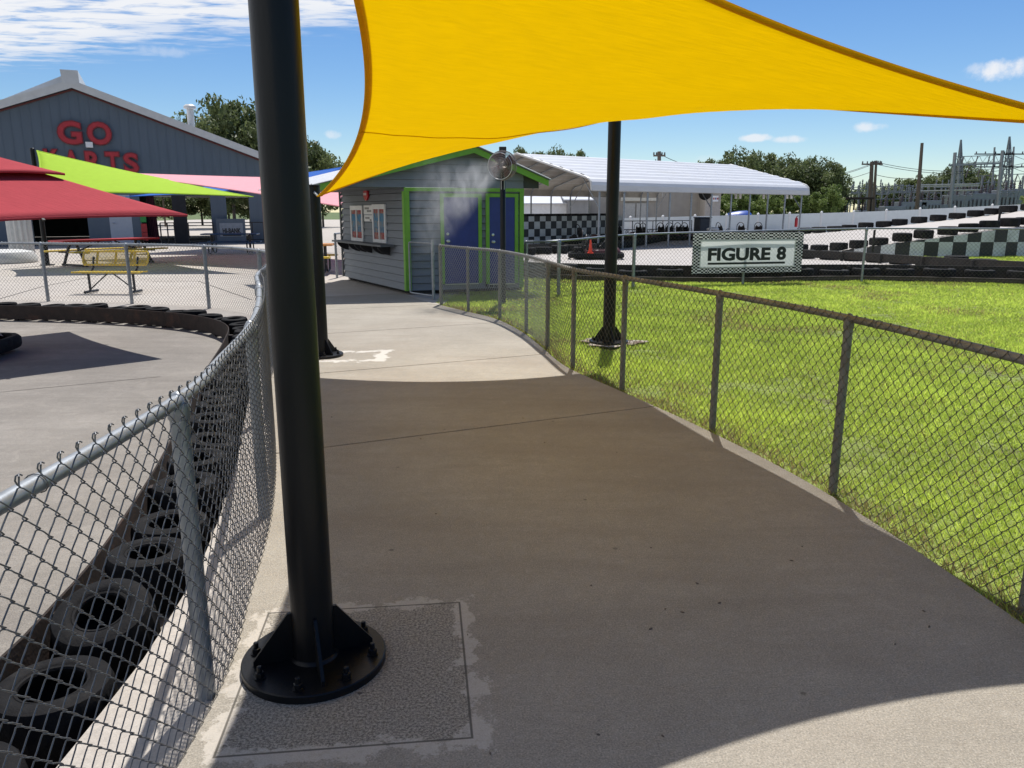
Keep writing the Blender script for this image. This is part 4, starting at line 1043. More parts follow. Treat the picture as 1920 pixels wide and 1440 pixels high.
# soffit behind the gable overhang, core walls and skids
b = MB(); b.prism([bp(sLe + .1, ZG - .02, .02), bp(0, ZG - .02, .02), BC + rd * rdl + Vector((0, 0, ZG - .02)), bp(sLe + .1, ZG - .02, 0) + rd * rdl], [bp(sLe + .1, ZG, .02), bp(0, ZG, .02), BC + rd * rdl + Vector((0, 0, ZG)), bp(sLe + .1, ZG, 0) + rd * rdl]); b.build('soffit', m_sidingd, booth)
core = [BC - bn * .035 - wn_ * .035, BR - bn * .035, BR + rd * rdl, BL - wn_ * .035]
b = MB(); b.prism([p + Vector((0, 0, ZS)) for p in core], [p + Vector((0, 0, ZG - .025)) for p in core]); b.build('wall_core', M('siding_painted_shadow', (.05, .055, .06), .8), booth)  # core coloured dark so board gaps read as painted shadow lines
gs0, gs1 = sLe + .1, sRe - .1
b = MB(); q_ = [bp(gs0, ZG, .0), bp(gs1, ZG, .0), bp(gs1, roofz(gs1) - .02, .0), bp(sAp, zAp - .03, .0), bp(gs0, max(roofz(gs0) - .02, ZG + .01), .0)]; b.prism(q_, [p + bn * .025 for p in q_]); b.build('gable_core', M('gable_painted_shadow', (.05, .055, .06), .8), booth)  # dark colour paints the shade between the gable boards
b = MB(); b.prism([p - bn * .1 - wn_ * .06 for p in core], [p - bn * .1 - wn_ * .06 + Vector((0, 0, ZS + .004)) for p in core]); b.build('skid', m_dark, booth)
# roof planes, corrugated sheets falling left and right of the ridge
def roof_side(se, ze, name):
    out = []; nrm = 26; a0 = bp(sAp, zAp + .03, .28); e0 = bp(se, ze + .03, .28)
    rings = []
    for k in range(nrm * 4 + 1):
        t = k / (nrm * 4); zz = .018 * (1 if k % 4 in (1, 2) else 0)
        sh = rd * (t * (rdl + .6)); rings.append((a0 + sh + Vector((0, 0, zz)), e0 + sh + Vector((0, 0, zz))))
    b = MB()
    for r0, r1 in zip(rings[:-1], rings[1:]): b.poly([r0[0], r1[0], r1[1], r0[1]])
    o = b.build(name, m_whitemetal, booth); o.modifiers.new('t', 'SOLIDIFY').thickness = .012; return o
roof_side(sLe - .12, zLe - .02, 'roof_sheet'); roof_side(sRe + .08, zRe - .02, 'roof_sheet')
for (s0, z0_, s1, z1_) in ((sLe - .06, zLe, sAp, zAp), (sAp, zAp, sRe + .04, zRe)):
    b = MB(); hb_ = .115
    b.prism([bp(s0, z0_ - hb_, .20), bp(s1, z1_ - hb_, .20), bp(s1, z1_ + .005, .20), bp(s0, z0_ + .005, .20)], [bp(s0, z0_ - hb_, .235), bp(s1, z1_ - hb_, .235), bp(s1, z1_ + .005, .235), bp(s0, z0_ + .005, .235)]); b.build('rake_board', m_lime, booth)
    b = MB(); b.prism([bp(s0, z0_ + .006, .05), bp(s1, z1_ + .006, .05), bp(s1, z1_ + .006, .27), bp(s0, z0_ + .006, .27)], [bp(s0, z0_ + .03, .05), bp(s1, z1_ + .03, .05), bp(s1, z1_ + .03, .27), bp(s0, z0_ + .03, .27)]); b.build('drip_edge', m_sidingd, booth)
b = MB(); b.prism([bp(sLe - .1, zLe - .11, .2), bp(sLe - .1, zLe - .11, .2) + rd * (rdl + .4), bp(sLe - .1, zLe - .005, .2) + rd * (rdl + .4), bp(sLe - .1, zLe - .005, .2)], [bp(sLe - .07, zLe - .11, .2), bp(sLe - .07, zLe - .11, .2) + rd * (rdl + .4), bp(sLe - .07, zLe - .005, .2) + rd * (rdl + .4), bp(sLe - .07, zLe - .005, .2)]); b.build('eave_board', m_lime, booth)
# lime trim
def trim(P, s0, z0_, s1, z1_, out=.03, th=.03, m=m_lime, name='trim', parent=None):
    b = MB(); b.prism([P(s0, z0_, out), P(s1, z0_, out), P(s1, z1_, out), P(s0, z1_, out)], [P(s0, z0_, out + th), P(s1, z0_, out + th), P(s1, z1_, out + th), P(s0, z1_, out + th)])
    return b.build(name, m, parent or booth)
trim(bp, -.03, ZS, .07, ZG - .075); trim(wp, -.06, ZS, .03, ZG - .075); trim(bp, -.03, ZG - .073, bdl + .03, ZG - .005, .032)
trim(bp, bdl - .06, ZS, bdl + .03, ZG - .075); trim(wp, rdl - .05, ZS, rdl + .02, ZG - .02, m=m_sidingd)
# doors
for (ul, ur, ki) in ((822, 905, 0), (907, 973, 1)):
    s0, s1 = bs(ul + 3), bs(ur - 3); zt, zb_ = bz((ul + ur) / 2, 363), bz((ul + ur) / 2, 531)
    fr = .075
    dd = trim(bp, s0 + fr, zb_, s1 - fr, zt - fr, .018, .03, m_bluedoor, 'door')
    trim(bp, s0, zb_, s0 + fr - .003, zt, .028, .035, m_lime, 'door_frame', dd); trim(bp, s1 - fr + .003, zb_, s1, zt, .028, .035, m_lime, 'door_frame', dd); trim(bp, s0 + fr, zt - fr + .003, s1 - fr, zt, .029, .033, m_lime, 'door_frame', dd)
    c = bp(s0 + fr + .07, zb_ + .86, .05)
    b = MB(); Mx = Matrix.Translation(c) @ bn.to_track_quat('Z', 'Y').to_matrix().to_4x4(); b.lathe([(.03, 0), (.03, .012), (.012, .016), (.012, .04), (.03, .05), (.03, .075), (.01, .085)], 16, M=Mx); b.build('knob', m_silver, dd, smooth=40)
    c = bp(s0 + fr + .07, zb_ + 1.0, .05); b = MB(); Mx = Matrix.Translation(c) @ bn.to_track_quat('Z', 'Y').to_matrix().to_4x4(); b.lathe([(.028, 0), (.028, .016), (.008, .02)], 16, M=Mx); b.build('deadbolt', m_silver, dd, smooth=40)
    trim(bp, s0 + fr, zb_ - .02, s1 - fr, zb_ - .003, .02, .05, m_silver, 'threshold', dd)
b = MB()
for j in range(5): b.bar(bp(1.65 + j * .1, ZS + .02, .03), bp(1.65 + j * .1, ZS + .13, .03), .05, .02, tuple(bn))
b.build('foundation_vent', m_dark, booth)['kind'] = 'stuff'
# poster windows
m_poster = bpy.data.materials.new('poster_print'); m_poster.use_nodes = True
n, l = m_poster.node_tree.nodes, m_poster.node_tree.links; pbn = n['Principled BSDF']; pbn.inputs['Roughness'].default_value = .25
tcn = n.new('ShaderNodeTexCoord'); sp_ = n.new('ShaderNodeSeparateXYZ'); l.new(tcn.outputs['Generated'], sp_.inputs[0])
rpn = n.new('ShaderNodeValToRGB'); rpn.color_ramp.interpolation = 'CONSTANT'; l.new(sp_.outputs[2], rpn.inputs[0])
els = rpn.color_ramp.elements; els[0].color = (.28, .035, .04, 1); els[1].position = .22; els[1].color = (.07, .16, .26, 1)
for ps, cc in ((.40, (.11, .22, .32, 1)), (.60, (.06, .2, .34, 1)), (.86, (.34, .05, .06, 1))): e = els.new(ps); e.color = cc
ns_ = n.new('ShaderNodeTexNoise'); l.new(tcn.outputs['Object'], ns_.inputs[0]); ns_.inputs['Scale'].default_value = 9; ns_.inputs['Detail'].default_value = 4
rs_ = n.new('ShaderNodeValToRGB'); l.new(ns_.outputs[0], rs_.inputs[0]); rs_.color_ramp.elements[0].position = .5; rs_.color_ramp.elements[0].color = (0, 0, 0, 1); rs_.color_ramp.elements[1].position = .62; rs_.color_ramp.elements[1].color = (.7, .7, .7, 1)
mxn = n.new('ShaderNodeMix'); mxn.data_type = 'RGBA'; l.new(rs_.outputs[0], mxn.inputs[0]); l.new(rpn.outputs[0], mxn.inputs[6]); mxn.inputs[7].default_value = (.30, .24, .18, 1); l.new(mxn.outputs[2], pbn.inputs['Base Color'])
def win(u0, v0, u1, v1, u2, v2, u3, v3):
    sa, sb = ws(u0), ws(u1); zt = (wz(u0, v0) + wz(u1, v1)) / 2; zb_ = (wz(u3, v3) + wz(u2, v2)) / 2
    f = .06; root = trim(wp, sb + 0, zb_, sa, zb_ + .07, .02, .035, m_white, 'window_frame')
    for (x0, x1, y0, y1) in ((sb, sa, zt - .10, zt), (sb, sb + f, zb_ + .071, zt - .101), (sa - f, sa, zb_ + .071, zt - .101), ((sa + sb) / 2 - .022, (sa + sb) / 2 + .022, zb_ + .071, zt - .101)): trim(wp, x0, y0, x1, y1, .02, .035, m_white, 'mullion', root)
    for (x0, x1) in ((sb + f, (sa + sb) / 2 - .022), ((sa + sb) / 2 + .022, sa - f)): trim(wp, x0 + .002, zb_ + .072, x1 - .002, zt - .102, .022, .012, m_poster, 'poster', root)
win(662, 386, 684, 385, 687, 453, 665, 451); win(703, 384, 727, 382, 730, 456, 705, 454)
nb = trim(wp, ws(701.5), wz(693, 402), ws(686), wz(693, 385), .022, .012, m_white, 'notice'); nb2 = trim(wp, ws(701), wz(694, 415), ws(686.5), wz(694, 403.5), .022, .012, m_white, 'notice')
for q, (z0_, s0) in enumerate(((wz(693, 390), 688), (wz(693, 395), 692), (wz(694, 408), 688.5), (wz(694, 412), 697))):
    trim(wp, ws(s0 + 8 if q < 3 else 700), z0_ - .03, ws(s0), z0_ + .015, .0345, .002, M('print_grey', (.25, .25, .24), .6), 'print_line', nb if q < 2 else nb2)
# counter shelf with brackets
b = MB(); sa, sb = ws(647), ws(742); zs = wz(690, 457)
b.prism([wp(sb, zs, .03), wp(sa, zs, .03), wp(sa, zs, .34), wp(sb, zs, .34)], [wp(sb, zs + .04, .03), wp(sa, zs + .04, .03), wp(sa, zs + .04, .34), wp(sb, zs + .04, .34)]); sh = b.build('shelf', m_sidingd, booth)
for u in (655, 676, 688, 699, 722, 733):
    s0 = ws(u); b = MB(); pr = [wp(s0, zs - .001, .032), wp(s0, zs - .001, .30), wp(s0, zs - .05, .29), wp(s0, zs - .12, .22), wp(s0, zs - .17, .12), wp(s0, zs - .19, .032)]
    b.prism(pr, [p + rd * .04 for p in pr]); b.build('bracket', m_dark, sh)
# red round sign under the gable
c = wp(ws(690, 363), wz(690, 364), .05); Mx = Matrix.Translation(c) @ wn_.to_track_quat('Z', 'Y').to_matrix().to_4x4()
b = MB(); b.lathe([(.13, -.03), (.14, -.02), (.14, .01), (.125, .02)], 28, M=Mx); rsn = b.build('round_sign', m_red, booth, smooth=30)
letters('sign_lettering', 'OPEN', c + Vector((0, 0, -.015)) + rd * .09 + wn_ * .025, tuple(-rd), (0, 0, 1), tuple(wn_), .18, .05, m_white, rsn, .02, .004) if False else None
b = MB(); b.box(None, (.19, .05, .004), M=Mx @ Matrix.Translation((0, .0, .024))); b.build('white_band', M('faded_white_print', (.6, .5, .5), .6, 0, .3, 30), rsn)

# ================================================================== misting fan
fan = thing('misting_fan', 'misting fan with a round wire guard on a black post in the lawn', 'fan', (-.165, 14.25, 0))
FX, FY = -.165, 14.25
b = MB(); b.lathe([(.05, -.05), (.05, 2.66), (.046, 2.67)], 20, (FX, FY, 0)); b.build('post', m_black, fan, smooth=30)
b = MB(); b.bbox((FX, FY, 2.70), (.13, .13, .11), 0, .01); b.build('control_box', m_blackmat, fan)
fc = Vector((FX - .0, FY - .30, 2.42)); fdir = Vector((-.35, -.92, -.12)).normalized()
Mf = Matrix.Translation(fc) @ fdir.to_track_quat('Z', 'Y').to_matrix().to_4x4()
RFan = .25
b = MB()
for zz, rr in ((.0, RFan), (.07, RFan * .97), (-.07, RFan * .97), (.115, RFan * .72), (-.115, RFan * .72), (.135, RFan * .42), (-.135, RFan * .42), (.10, RFan * .85), (.127, RFan * .57)):
    b.tube([Mf @ Vector((rr * math.cos(a), rr * math.sin(a), zz)) for a in np.linspace(0, 2 * math.pi, 40, endpoint=False)], .004 if zz else .007, 5, closed=True)
for k in range(60):
    a = k * 2 * math.pi / 60; ca, sa_ = math.cos(a), math.sin(a)
    for sg in (1, -1): b.tube([Mf @ Vector((r_ * ca, r_ * sa_, sg * z_)) for r_, z_ in ((RFan, 0), (RFan * .97, .07), (RFan * .85, .10), (RFan * .6, .125), (.05, .14))], .0026, 4)
b.build('wire_guard', m_chrome, fan, smooth=True)['kind'] = 'stuff'
for k in range(4):
    a = k * math.pi / 2 + .5; b = MB(); rings = []
    for r_ in np.linspace(.04, RFan * .9, 8):
        wd_ = .06 + .62 * r_; tl = R(34 - 60 * r_); t = np.linspace(-.5, .5, 5)
        rings.append([Mf @ (Matrix.Rotation(a, 4, 'Z') @ Vector((r_, q * wd_ * math.cos(tl), q * wd_ * math.sin(tl)))) for q in t])
    for r0, r1 in zip(rings[:-1], rings[1:]):
        for j in range(4): b.poly([r0[j], r1[j], r1[j + 1], r0[j + 1]])
    o = b.build('blade', m_fanblade, fan, smooth=60); o.modifiers.new('t', 'SOLIDIFY').thickness = .004
b = MB(); b.lathe([(.01, .06), (.05, .05), (.06, .0), (.075, -.05), (.075, -.24), (.05, -.27)], 20, M=Mf); b.build('motor', M('motor_housing', (.16, .13, .13), .5), fan, smooth=40)
b = MB(); b.tube([Mf @ Vector((0, 0, -.2)), (FX, FY, 2.34)], .025, 8); b.bbox((FX, FY, 2.16), (.07, .09, .3), 0, .01); b.build('bracket', M('bracket_grey', (.4, .4, .38), .5), fan)
b = MB(); b.tube([Mf @ Vector((RFan * .9 * math.cos(a), RFan * .9 * math.sin(a), .13)) for a in np.linspace(0, 2 * math.pi, 36, endpoint=False)], .005, 6, closed=True); b.build('mist_ring', m_silver, fan, smooth=True)
# the drifting spray itself
b = MB(); mc = Vector((-.85, 13.75, 1.95)); b.bbox((0, 0, 0), (1.9, 1.1, 2.1), 0, .05)
mist = b.build('mist', M('tmp', (1, 1, 1)), local=True, kind='stuff'); mist.location = mc; tag(mist, 'pale water mist drifting from the fan across the blue doors', 'mist')
mm = bpy.data.materials.new('mist_volume'); mm.use_nodes = True; n, l = mm.node_tree.nodes, mm.node_tree.links; n.clear()
ou = n.new('ShaderNodeOutputMaterial'); pv = n.new('ShaderNodeVolumePrincipled'); pv.inputs['Color'].default_value = (.98, .98, .98, 1); pv.inputs['Anisotropy'].default_value = .3; l.new(pv.outputs[0], ou.inputs['Volume'])
tcn = n.new('ShaderNodeTexCoord'); sx = n.new('ShaderNodeSeparateXYZ'); l.new(tcn.outputs['Object'], sx.inputs[0])
def nm(op, a, c=0.0, clamp=False):
    q = n.new('ShaderNodeMath'); q.operation = op; q.use_clamp = clamp
    for i, x in ((0, a), (1, c)):
        if isinstance(x, (int, float)): q.inputs[i].default_value = x
        else: l.new(x, q.inputs[i])
    return q.outputs[0]
mpn = n.new('ShaderNodeMapping'); l.new(tcn.outputs['Object'], mpn.inputs[0]); mpn.inputs['Scale'].default_value = (3.4, 1.6, 2.0); mpn.inputs['Rotation'].default_value = (0, R(35), 0)
nz = n.new('ShaderNodeTexNoise'); l.new(mpn.outputs[0], nz.inputs[0]); nz.inputs['Scale'].default_value = 1.6; nz.inputs['Detail'].default_value = 4; nz.inputs['Distortion'].default_value = .7
# plume: starts at the fan (x .6, z .45), widens and falls to the left
tt = nm('DIVIDE', nm('SUBTRACT', .72, sx.outputs[0]), 1.4)          # 0 at fan .. 1 at left end
cz = nm('SUBTRACT', .52, nm('MULTIPLY', nm('POWER', nm('MAXIMUM', tt, 0), .75), .85))
wz_ = nm('ADD', .10, nm('MULTIPLY', tt, .75))
ez = nm('POWER', nm('DIVIDE', nm('SUBTRACT', sx.outputs[2], cz), wz_), 2.0); ey = nm('POWER', nm('DIVIDE', sx.outputs[1], .42), 2.0)
env = nm('MULTIPLY', nm('POWER', nm('SUBTRACT', 1.0, nm('MULTIPLY', nm('ADD', ez, ey), .55), True), 2.2), nm('MULTIPLY', nm('MULTIPLY', nm('ADD', tt, .02), 6.0, True), nm('MULTIPLY', nm('SUBTRACT', 1.15, tt), 1.6, True)))
den = nm('MULTIPLY', nm('MULTIPLY', nm('MAXIMUM', nm('SUBTRACT', nz.outputs[0], .34), 0.0), env), 6.0)
l.new(den, pv.inputs['Density']); mist.data.materials.clear(); mist.data.materials.append(mm)

# ================================================================== FIGURE 8 sign
A8, C8 = None, None
s_a = near_s(f8p, 3.9, 17.7)[0]
N8 = normals2(f8p); L8 = arc(f8p)
def f8col(u):
    best = None
    for i in range(0, len(f8p), 2):
        x, y = f8p[i][:2]; uu = 960 + FPX * x / (y * CP)
        if best is None or abs(uu - u) < best[0]: best = (abs(uu - u), i)
    return f8p[best[1]][:2]
p0, p1 = f8col(1297), f8col(1503)
o8 = Vector((p0[0], p0[1], 0)); e8 = Vector((p1[0] - p0[0], p1[1] - p0[1], 0)); w8 = e8.length; e8.normalize(); n8 = Vector((e8.y, -e8.x, 0))
o8 = o8 + n8 * .15
z80, z81 = .24, 1.16
sg8 = thing('banner_sign', 'pale green FIGURE 8 sign with a black checkered border on the fence', 'sign', tuple(o8 + e8 * w8 / 2))
m_checkb = bpy.data.materials.new('checker_border'); m_checkb.use_nodes = True
n, l = m_checkb.node_tree.nodes, m_checkb.node_tree.links; ck = n.new('ShaderNodeTexChecker'); tcn = n.new('ShaderNodeTexCoord'); mpn = n.new('ShaderNodeMapping'); l.new(tcn.outputs['Object'], mpn.inputs[0])
mpn.inputs['Rotation'].default_value = (0, 0, -math.atan2(e8.y, e8.x)); mpn.inputs['Scale'].default_value = (1 / .048, 0.0, 1 / .036); mpn.inputs['Location'].default_value = (.01, .5, .013); l.new(mpn.outputs[0], ck.inputs[0]); ck.inputs['Scale'].default_value = 1
mpn.vector_type = 'POINT'
ck.inputs[1].default_value = (.012, .012, .014, 1); ck.inputs[2].default_value = (.76, .78, .75, 1); l.new(ck.outputs[0], n['Principled BSDF'].inputs[0]); n['Principled BSDF'].inputs['Roughness'].default_value = .45
trn = n.new('ShaderNodeBsdfTranslucent'); l.new(ck.outputs[0], trn.inputs[0]); msn = n.new('ShaderNodeMixShader'); msn.inputs[0].default_value = .65; l.new(n['Principled BSDF'].outputs[0], msn.inputs[1]); l.new(trn.outputs[0], msn.inputs[2]); l.new(msn.outputs[0], n['Material Output'].inputs[0])
def p8(x, z, o=0.0): return o8 + e8 * x + Vector((0, 0, z)) + n8 * o
def slab8(x0, z0_, x1, z1_, o0, o1, m, name):
    b = MB(); b.prism([p8(x0, z0_, o0), p8(x1, z0_, o0), p8(x1, z1_, o0), p8(x0, z1_, o0)], [p8(x0, z0_, o1), p8(x1, z0_, o1), p8(x1, z1_, o1), p8(x0, z1_, o1)]); return b.build(name, m, sg8)
xa, xb, za_, zb8 = w8 * .065 + .02, w8 * .93 - .02, z80 + .15, z81 - .17
for q8 in ((0, z80, w8, za_), (0, zb8, w8, z81), (0, za_ + .001, xa, zb8 - .001), (xb, za_ + .001, w8, zb8 - .001)): slab8(q8[0], q8[1], q8[2], q8[3], 0, .012, m_checkb, 'checkered_border')
slab8(w8 * .065, z80 + .13, w8 * .93, z81 - .15, .0125, .018, m_signgreen, 'panel')
for wd_, x0, x1 in (('FIGURE', .135, .70), ('8', .758, .845)):
    letters('lettering', wd_, p8(w8 * x0, z80 + .285, .0185), tuple(e8), (0, 0, 1), tuple(n8), w8 * (x1 - x0), .295 if wd_ != '8' else .31, m_blackmat, sg8, .042, .004)
slab8(w8 * .137, z80 + .20, w8 * .84, z80 + .248, .0185, .0225, m_blackmat, 'underline')

# ================================================================== figure-8 track furniture
# front rail and big tyres just behind the fence
fr_ = offset(B8, .56)[::4]
steel_rail('steel_rail', 'dark worn steel rail along the kart track behind the lawn fence', fr_, 0.0, .34, m_darksteel, slots=.05, step=8, postw=.08)
b = MB(); kb = offset(B8, .0)[::10]; kb2 = offset(B8, .10)[::10]
rings = [[(p[0], p[1], -.03), (q[0], q[1], -.03), (q[0], q[1], .10), (p[0], p[1], .10)] for p, q in zip(kb, kb2)]
b.loft(rings, caps=True); b.build('timber_kerb', M('dark_timber', (.06, .05, .042), .9, 0, .3, 6), label='low dark timber kerb at the foot of the lawn fence', cat='kerb')
tp = offset(B8, .47 - .02); Lp = arc(tp); k = 0
s = .5
while s < Lp[-1] - .3:
    x, y = np.interp(s, Lp, tp[:, 0]), np.interp(s, Lp, tp[:, 1])
    big = k % 3 == 1
    put(T_CARW if big else T_CAR, 'tyre', (x, y, .002), (0, 0, random.random() * 6), 'dusty car tyre lying flat between the lawn fence and the dark rail', 'tyre', 'car tyres behind the lawn fence', (1, 1, random.choice((1.0, 1.0, 1.25))))
    s += random.uniform(.76, .9); k += 1
# second row, island edge, curving away behind
row2 = smoothpath([tuple(G(u, v).to_2d()) for u, v in ((1400, 482), (1470, 484), (1540, 487), (1610, 491), (1690, 497), (1780, 503), (1860, 508), (1940, 513), (2040, 521))], .05)
steel_rail('steel_rail', 'dark steel rail backing the tyres round the grass island', row2, 0.0, .30, m_darksteel, slots=.05, step=6, postw=.08)
t2 = offset(row2, .40); L2 = arc(t2); s = .3
while s < L2[-1]:
    x, y = np.interp(s, L2, t2[:, 0]), np.interp(s, L2, t2[:, 1])
    put(T_CAR, 'tyre', (x, y, .002), (0, 0, random.random() * 6), 'dusty car tyre lying against the rail of the grass island', 'tyre', 'car tyres round the grass island', (1, 1, random.choice((1.1, 1.0, 1.3)))); s += random.uniform(.78, .95)
# ramp of the flyover: near edge on a checkered wall, far edge lined by tyres
near_e = smoothpath([(9.9, 32.2, .0), (11.9, 30.2, .06), (13.65, 28.3, .45), (17.2, 27.75, .98), (20.2, 28.7, 1.22), (25, 31, 1.5), (31, 34, 1.6)], .05)
far_e = smoothpath([tuple(AT(1478, 441, 50.5)), tuple(AT(1560, 435, 49)), tuple(AT(1660, 426, 47.5)), tuple(AT(1750, 416, 46)), tuple(AT(1840, 405.5, 44)), tuple(AT(1930, 394.5, 42)), tuple(AT(2080, 386, 42))], .05)
b = MB(); N = 40
ne = near_e[np.linspace(0, len(near_e) - 1, N).astype(int)]; fe = far_e[np.linspace(0, len(far_e) - 1, N).astype(int)]
for i in range(N - 1):
    for j in range(8):
        f0, f1 = j / 8, (j + 1) / 8
        b.poly([ne[i] * (1 - f0) + fe[i] * f0 + np.array([0, 0, .012]), ne[i + 1] * (1 - f0) + fe[i + 1] * f0 + np.array([0, 0, .012]), ne[i + 1] * (1 - f1) + fe[i + 1] * f1 + np.array([0, 0, .012]), ne[i] * (1 - f1) + fe[i] * f1 + np.array([0, 0, .012])])
b.build('track_ramp', m_f8, kind='structure')
cw = thing('checkered_wall', 'curved black and white checkered wall holding up the track ramp', 'wall', (15, 28, 0))
Ln = arc(near_e); s = near_s(near_e, 11.9, 30.2)[0]; col_ = 0; cell = .47
m_ckw = M('checker_white_paint', (.55, .58, .58), .6, 0, .12, 3, col2=(.40, .42, .40), fac2=.4, coords='World'); m_ckb = M('checker_black_paint', (.022, .024, .026), .55, 0, .3, 4)
while s < Ln[-1] - 1:
    pA = np.array([np.interp(s, Ln, near_e[:, q]) for q in range(3)]); pB = np.array([np.interp(s + cell, Ln, near_e[:, q]) for q in range(3)])
    d = Vector((pB[0] - pA[0], pB[1] - pA[1], 0)).normalized(); nr = Vector((d.y, -d.x, 0))
    if nr.y > 0: nr = -nr
    for r_ in range(4):
        z0_ = r_ * .56
        za, zb_ = min(z0_ + .56, pA[2] + .0), min(z0_ + .56, pB[2] + .0)
        if za <= z0_ + .02 and zb_ <= z0_ + .02: break
        za, zb_ = max(za, z0_ + .005), max(zb_, z0_ + .005)
        pr = [Vector((pA[0], pA[1], z0_ + .002)), Vector((pB[0], pB[1], z0_ + .002)) - d * .004, Vector((pB[0], pB[1], zb_)) - d * .004, Vector((pA[0], pA[1], za))]
        off_ = .02 + .003 * ((col_ * 7 + r_ * 3) % 4)
        b = MB(); b.prism([p + nr * off_ for p in pr], [p - nr * .08 for p in pr]); b.build('panel', m_ckw if (col_ + r_) % 2 else m_ckb, cw)
    s += cell; col_ += 1
def tyre_row(path, step, label, group, inset=0.0, data=T_CAR, sc=(1.0, 1.15, 1.0), s0=0.1, lift=.014, xy=1.0):
    P = offset(path, inset) if inset else path; L = arc(P); s = s0
    while s < L[-1]:
        x, y, z = [np.interp(s, L, P[:, q]) for q in range(3)] if P.shape[1] > 2 else (*[np.interp(s, L, P[:, q]) for q in range(2)], 0)
        put(data, 'tyre', (x, y, z + lift), (random.uniform(-.03, .03), random.uniform(-.03, .03), random.random() * 6), label, 'tyre', group, (xy, xy, random.choice(sc))); s += step * random.uniform(.93, 1.12)
tyre_row(near_e, .72, 'car tyre on the ramp edge above the checkered wall', 'tyres above the checkered wall', inset=.38, s0=.4, lift=.03)
tyre_row(far_e, .92, 'car tyre along the far edge of the ramp before the white fence', 'tyres along the far ramp edge', data=T_CARW, sc=(1.5, 1.7, 1.6), xy=1.22)
# guard posts along the ramp edge
for u, v0, v1, Y in ((1637, 431, 462, 27.2), (1871, 392, 428, 28.5)):
    p, q = AT(u, v1, Y), AT(u, v0, Y); b = MB(); b.tube([(p.x, p.y, max(p.z - .2, 0.0)), (p.x, p.y, q.z)], .04, 8)
    b.build('ramp_post', m_darksteel, smooth=True, label='slim dark post at the ramp edge above the checkered wall', cat='post', group='posts at the ramp edge')
# tyres along the pit lane, left of the sign and behind it
lane = smoothpath([tuple(G(u, v).to_2d()) for u, v in ((985, 478), (1060, 475), (1120, 470), (1165, 465), (1235, 453), (1300, 447), (1390, 443), (1478, 440))], .05)
tyre_row(lane, .74, 'car tyre bordering the pit lane before the carport', 'tyres bordering the pit lane')
island = [tuple(G(u, v).to_2d()) for u, v in ((1560, 487), (1640, 484), (1760, 484), (1900, 482), (2000, 482), (2080, 490), (2080, 515), (1960, 506), (1860, 500), (1770, 495), (1690, 490.5), (1620, 487.5))]
b = MB(); b.poly([(x, y, .008) for x, y in island]); b.build('grass_island', m_soil, kind='structure')
tag(grass('island_grass', island, lambda P: np.full(len(P), .9), m_grass, .008, hmul=1.6, N=90000), 'strip of green grass below the checkered ramp wall', 'grass')

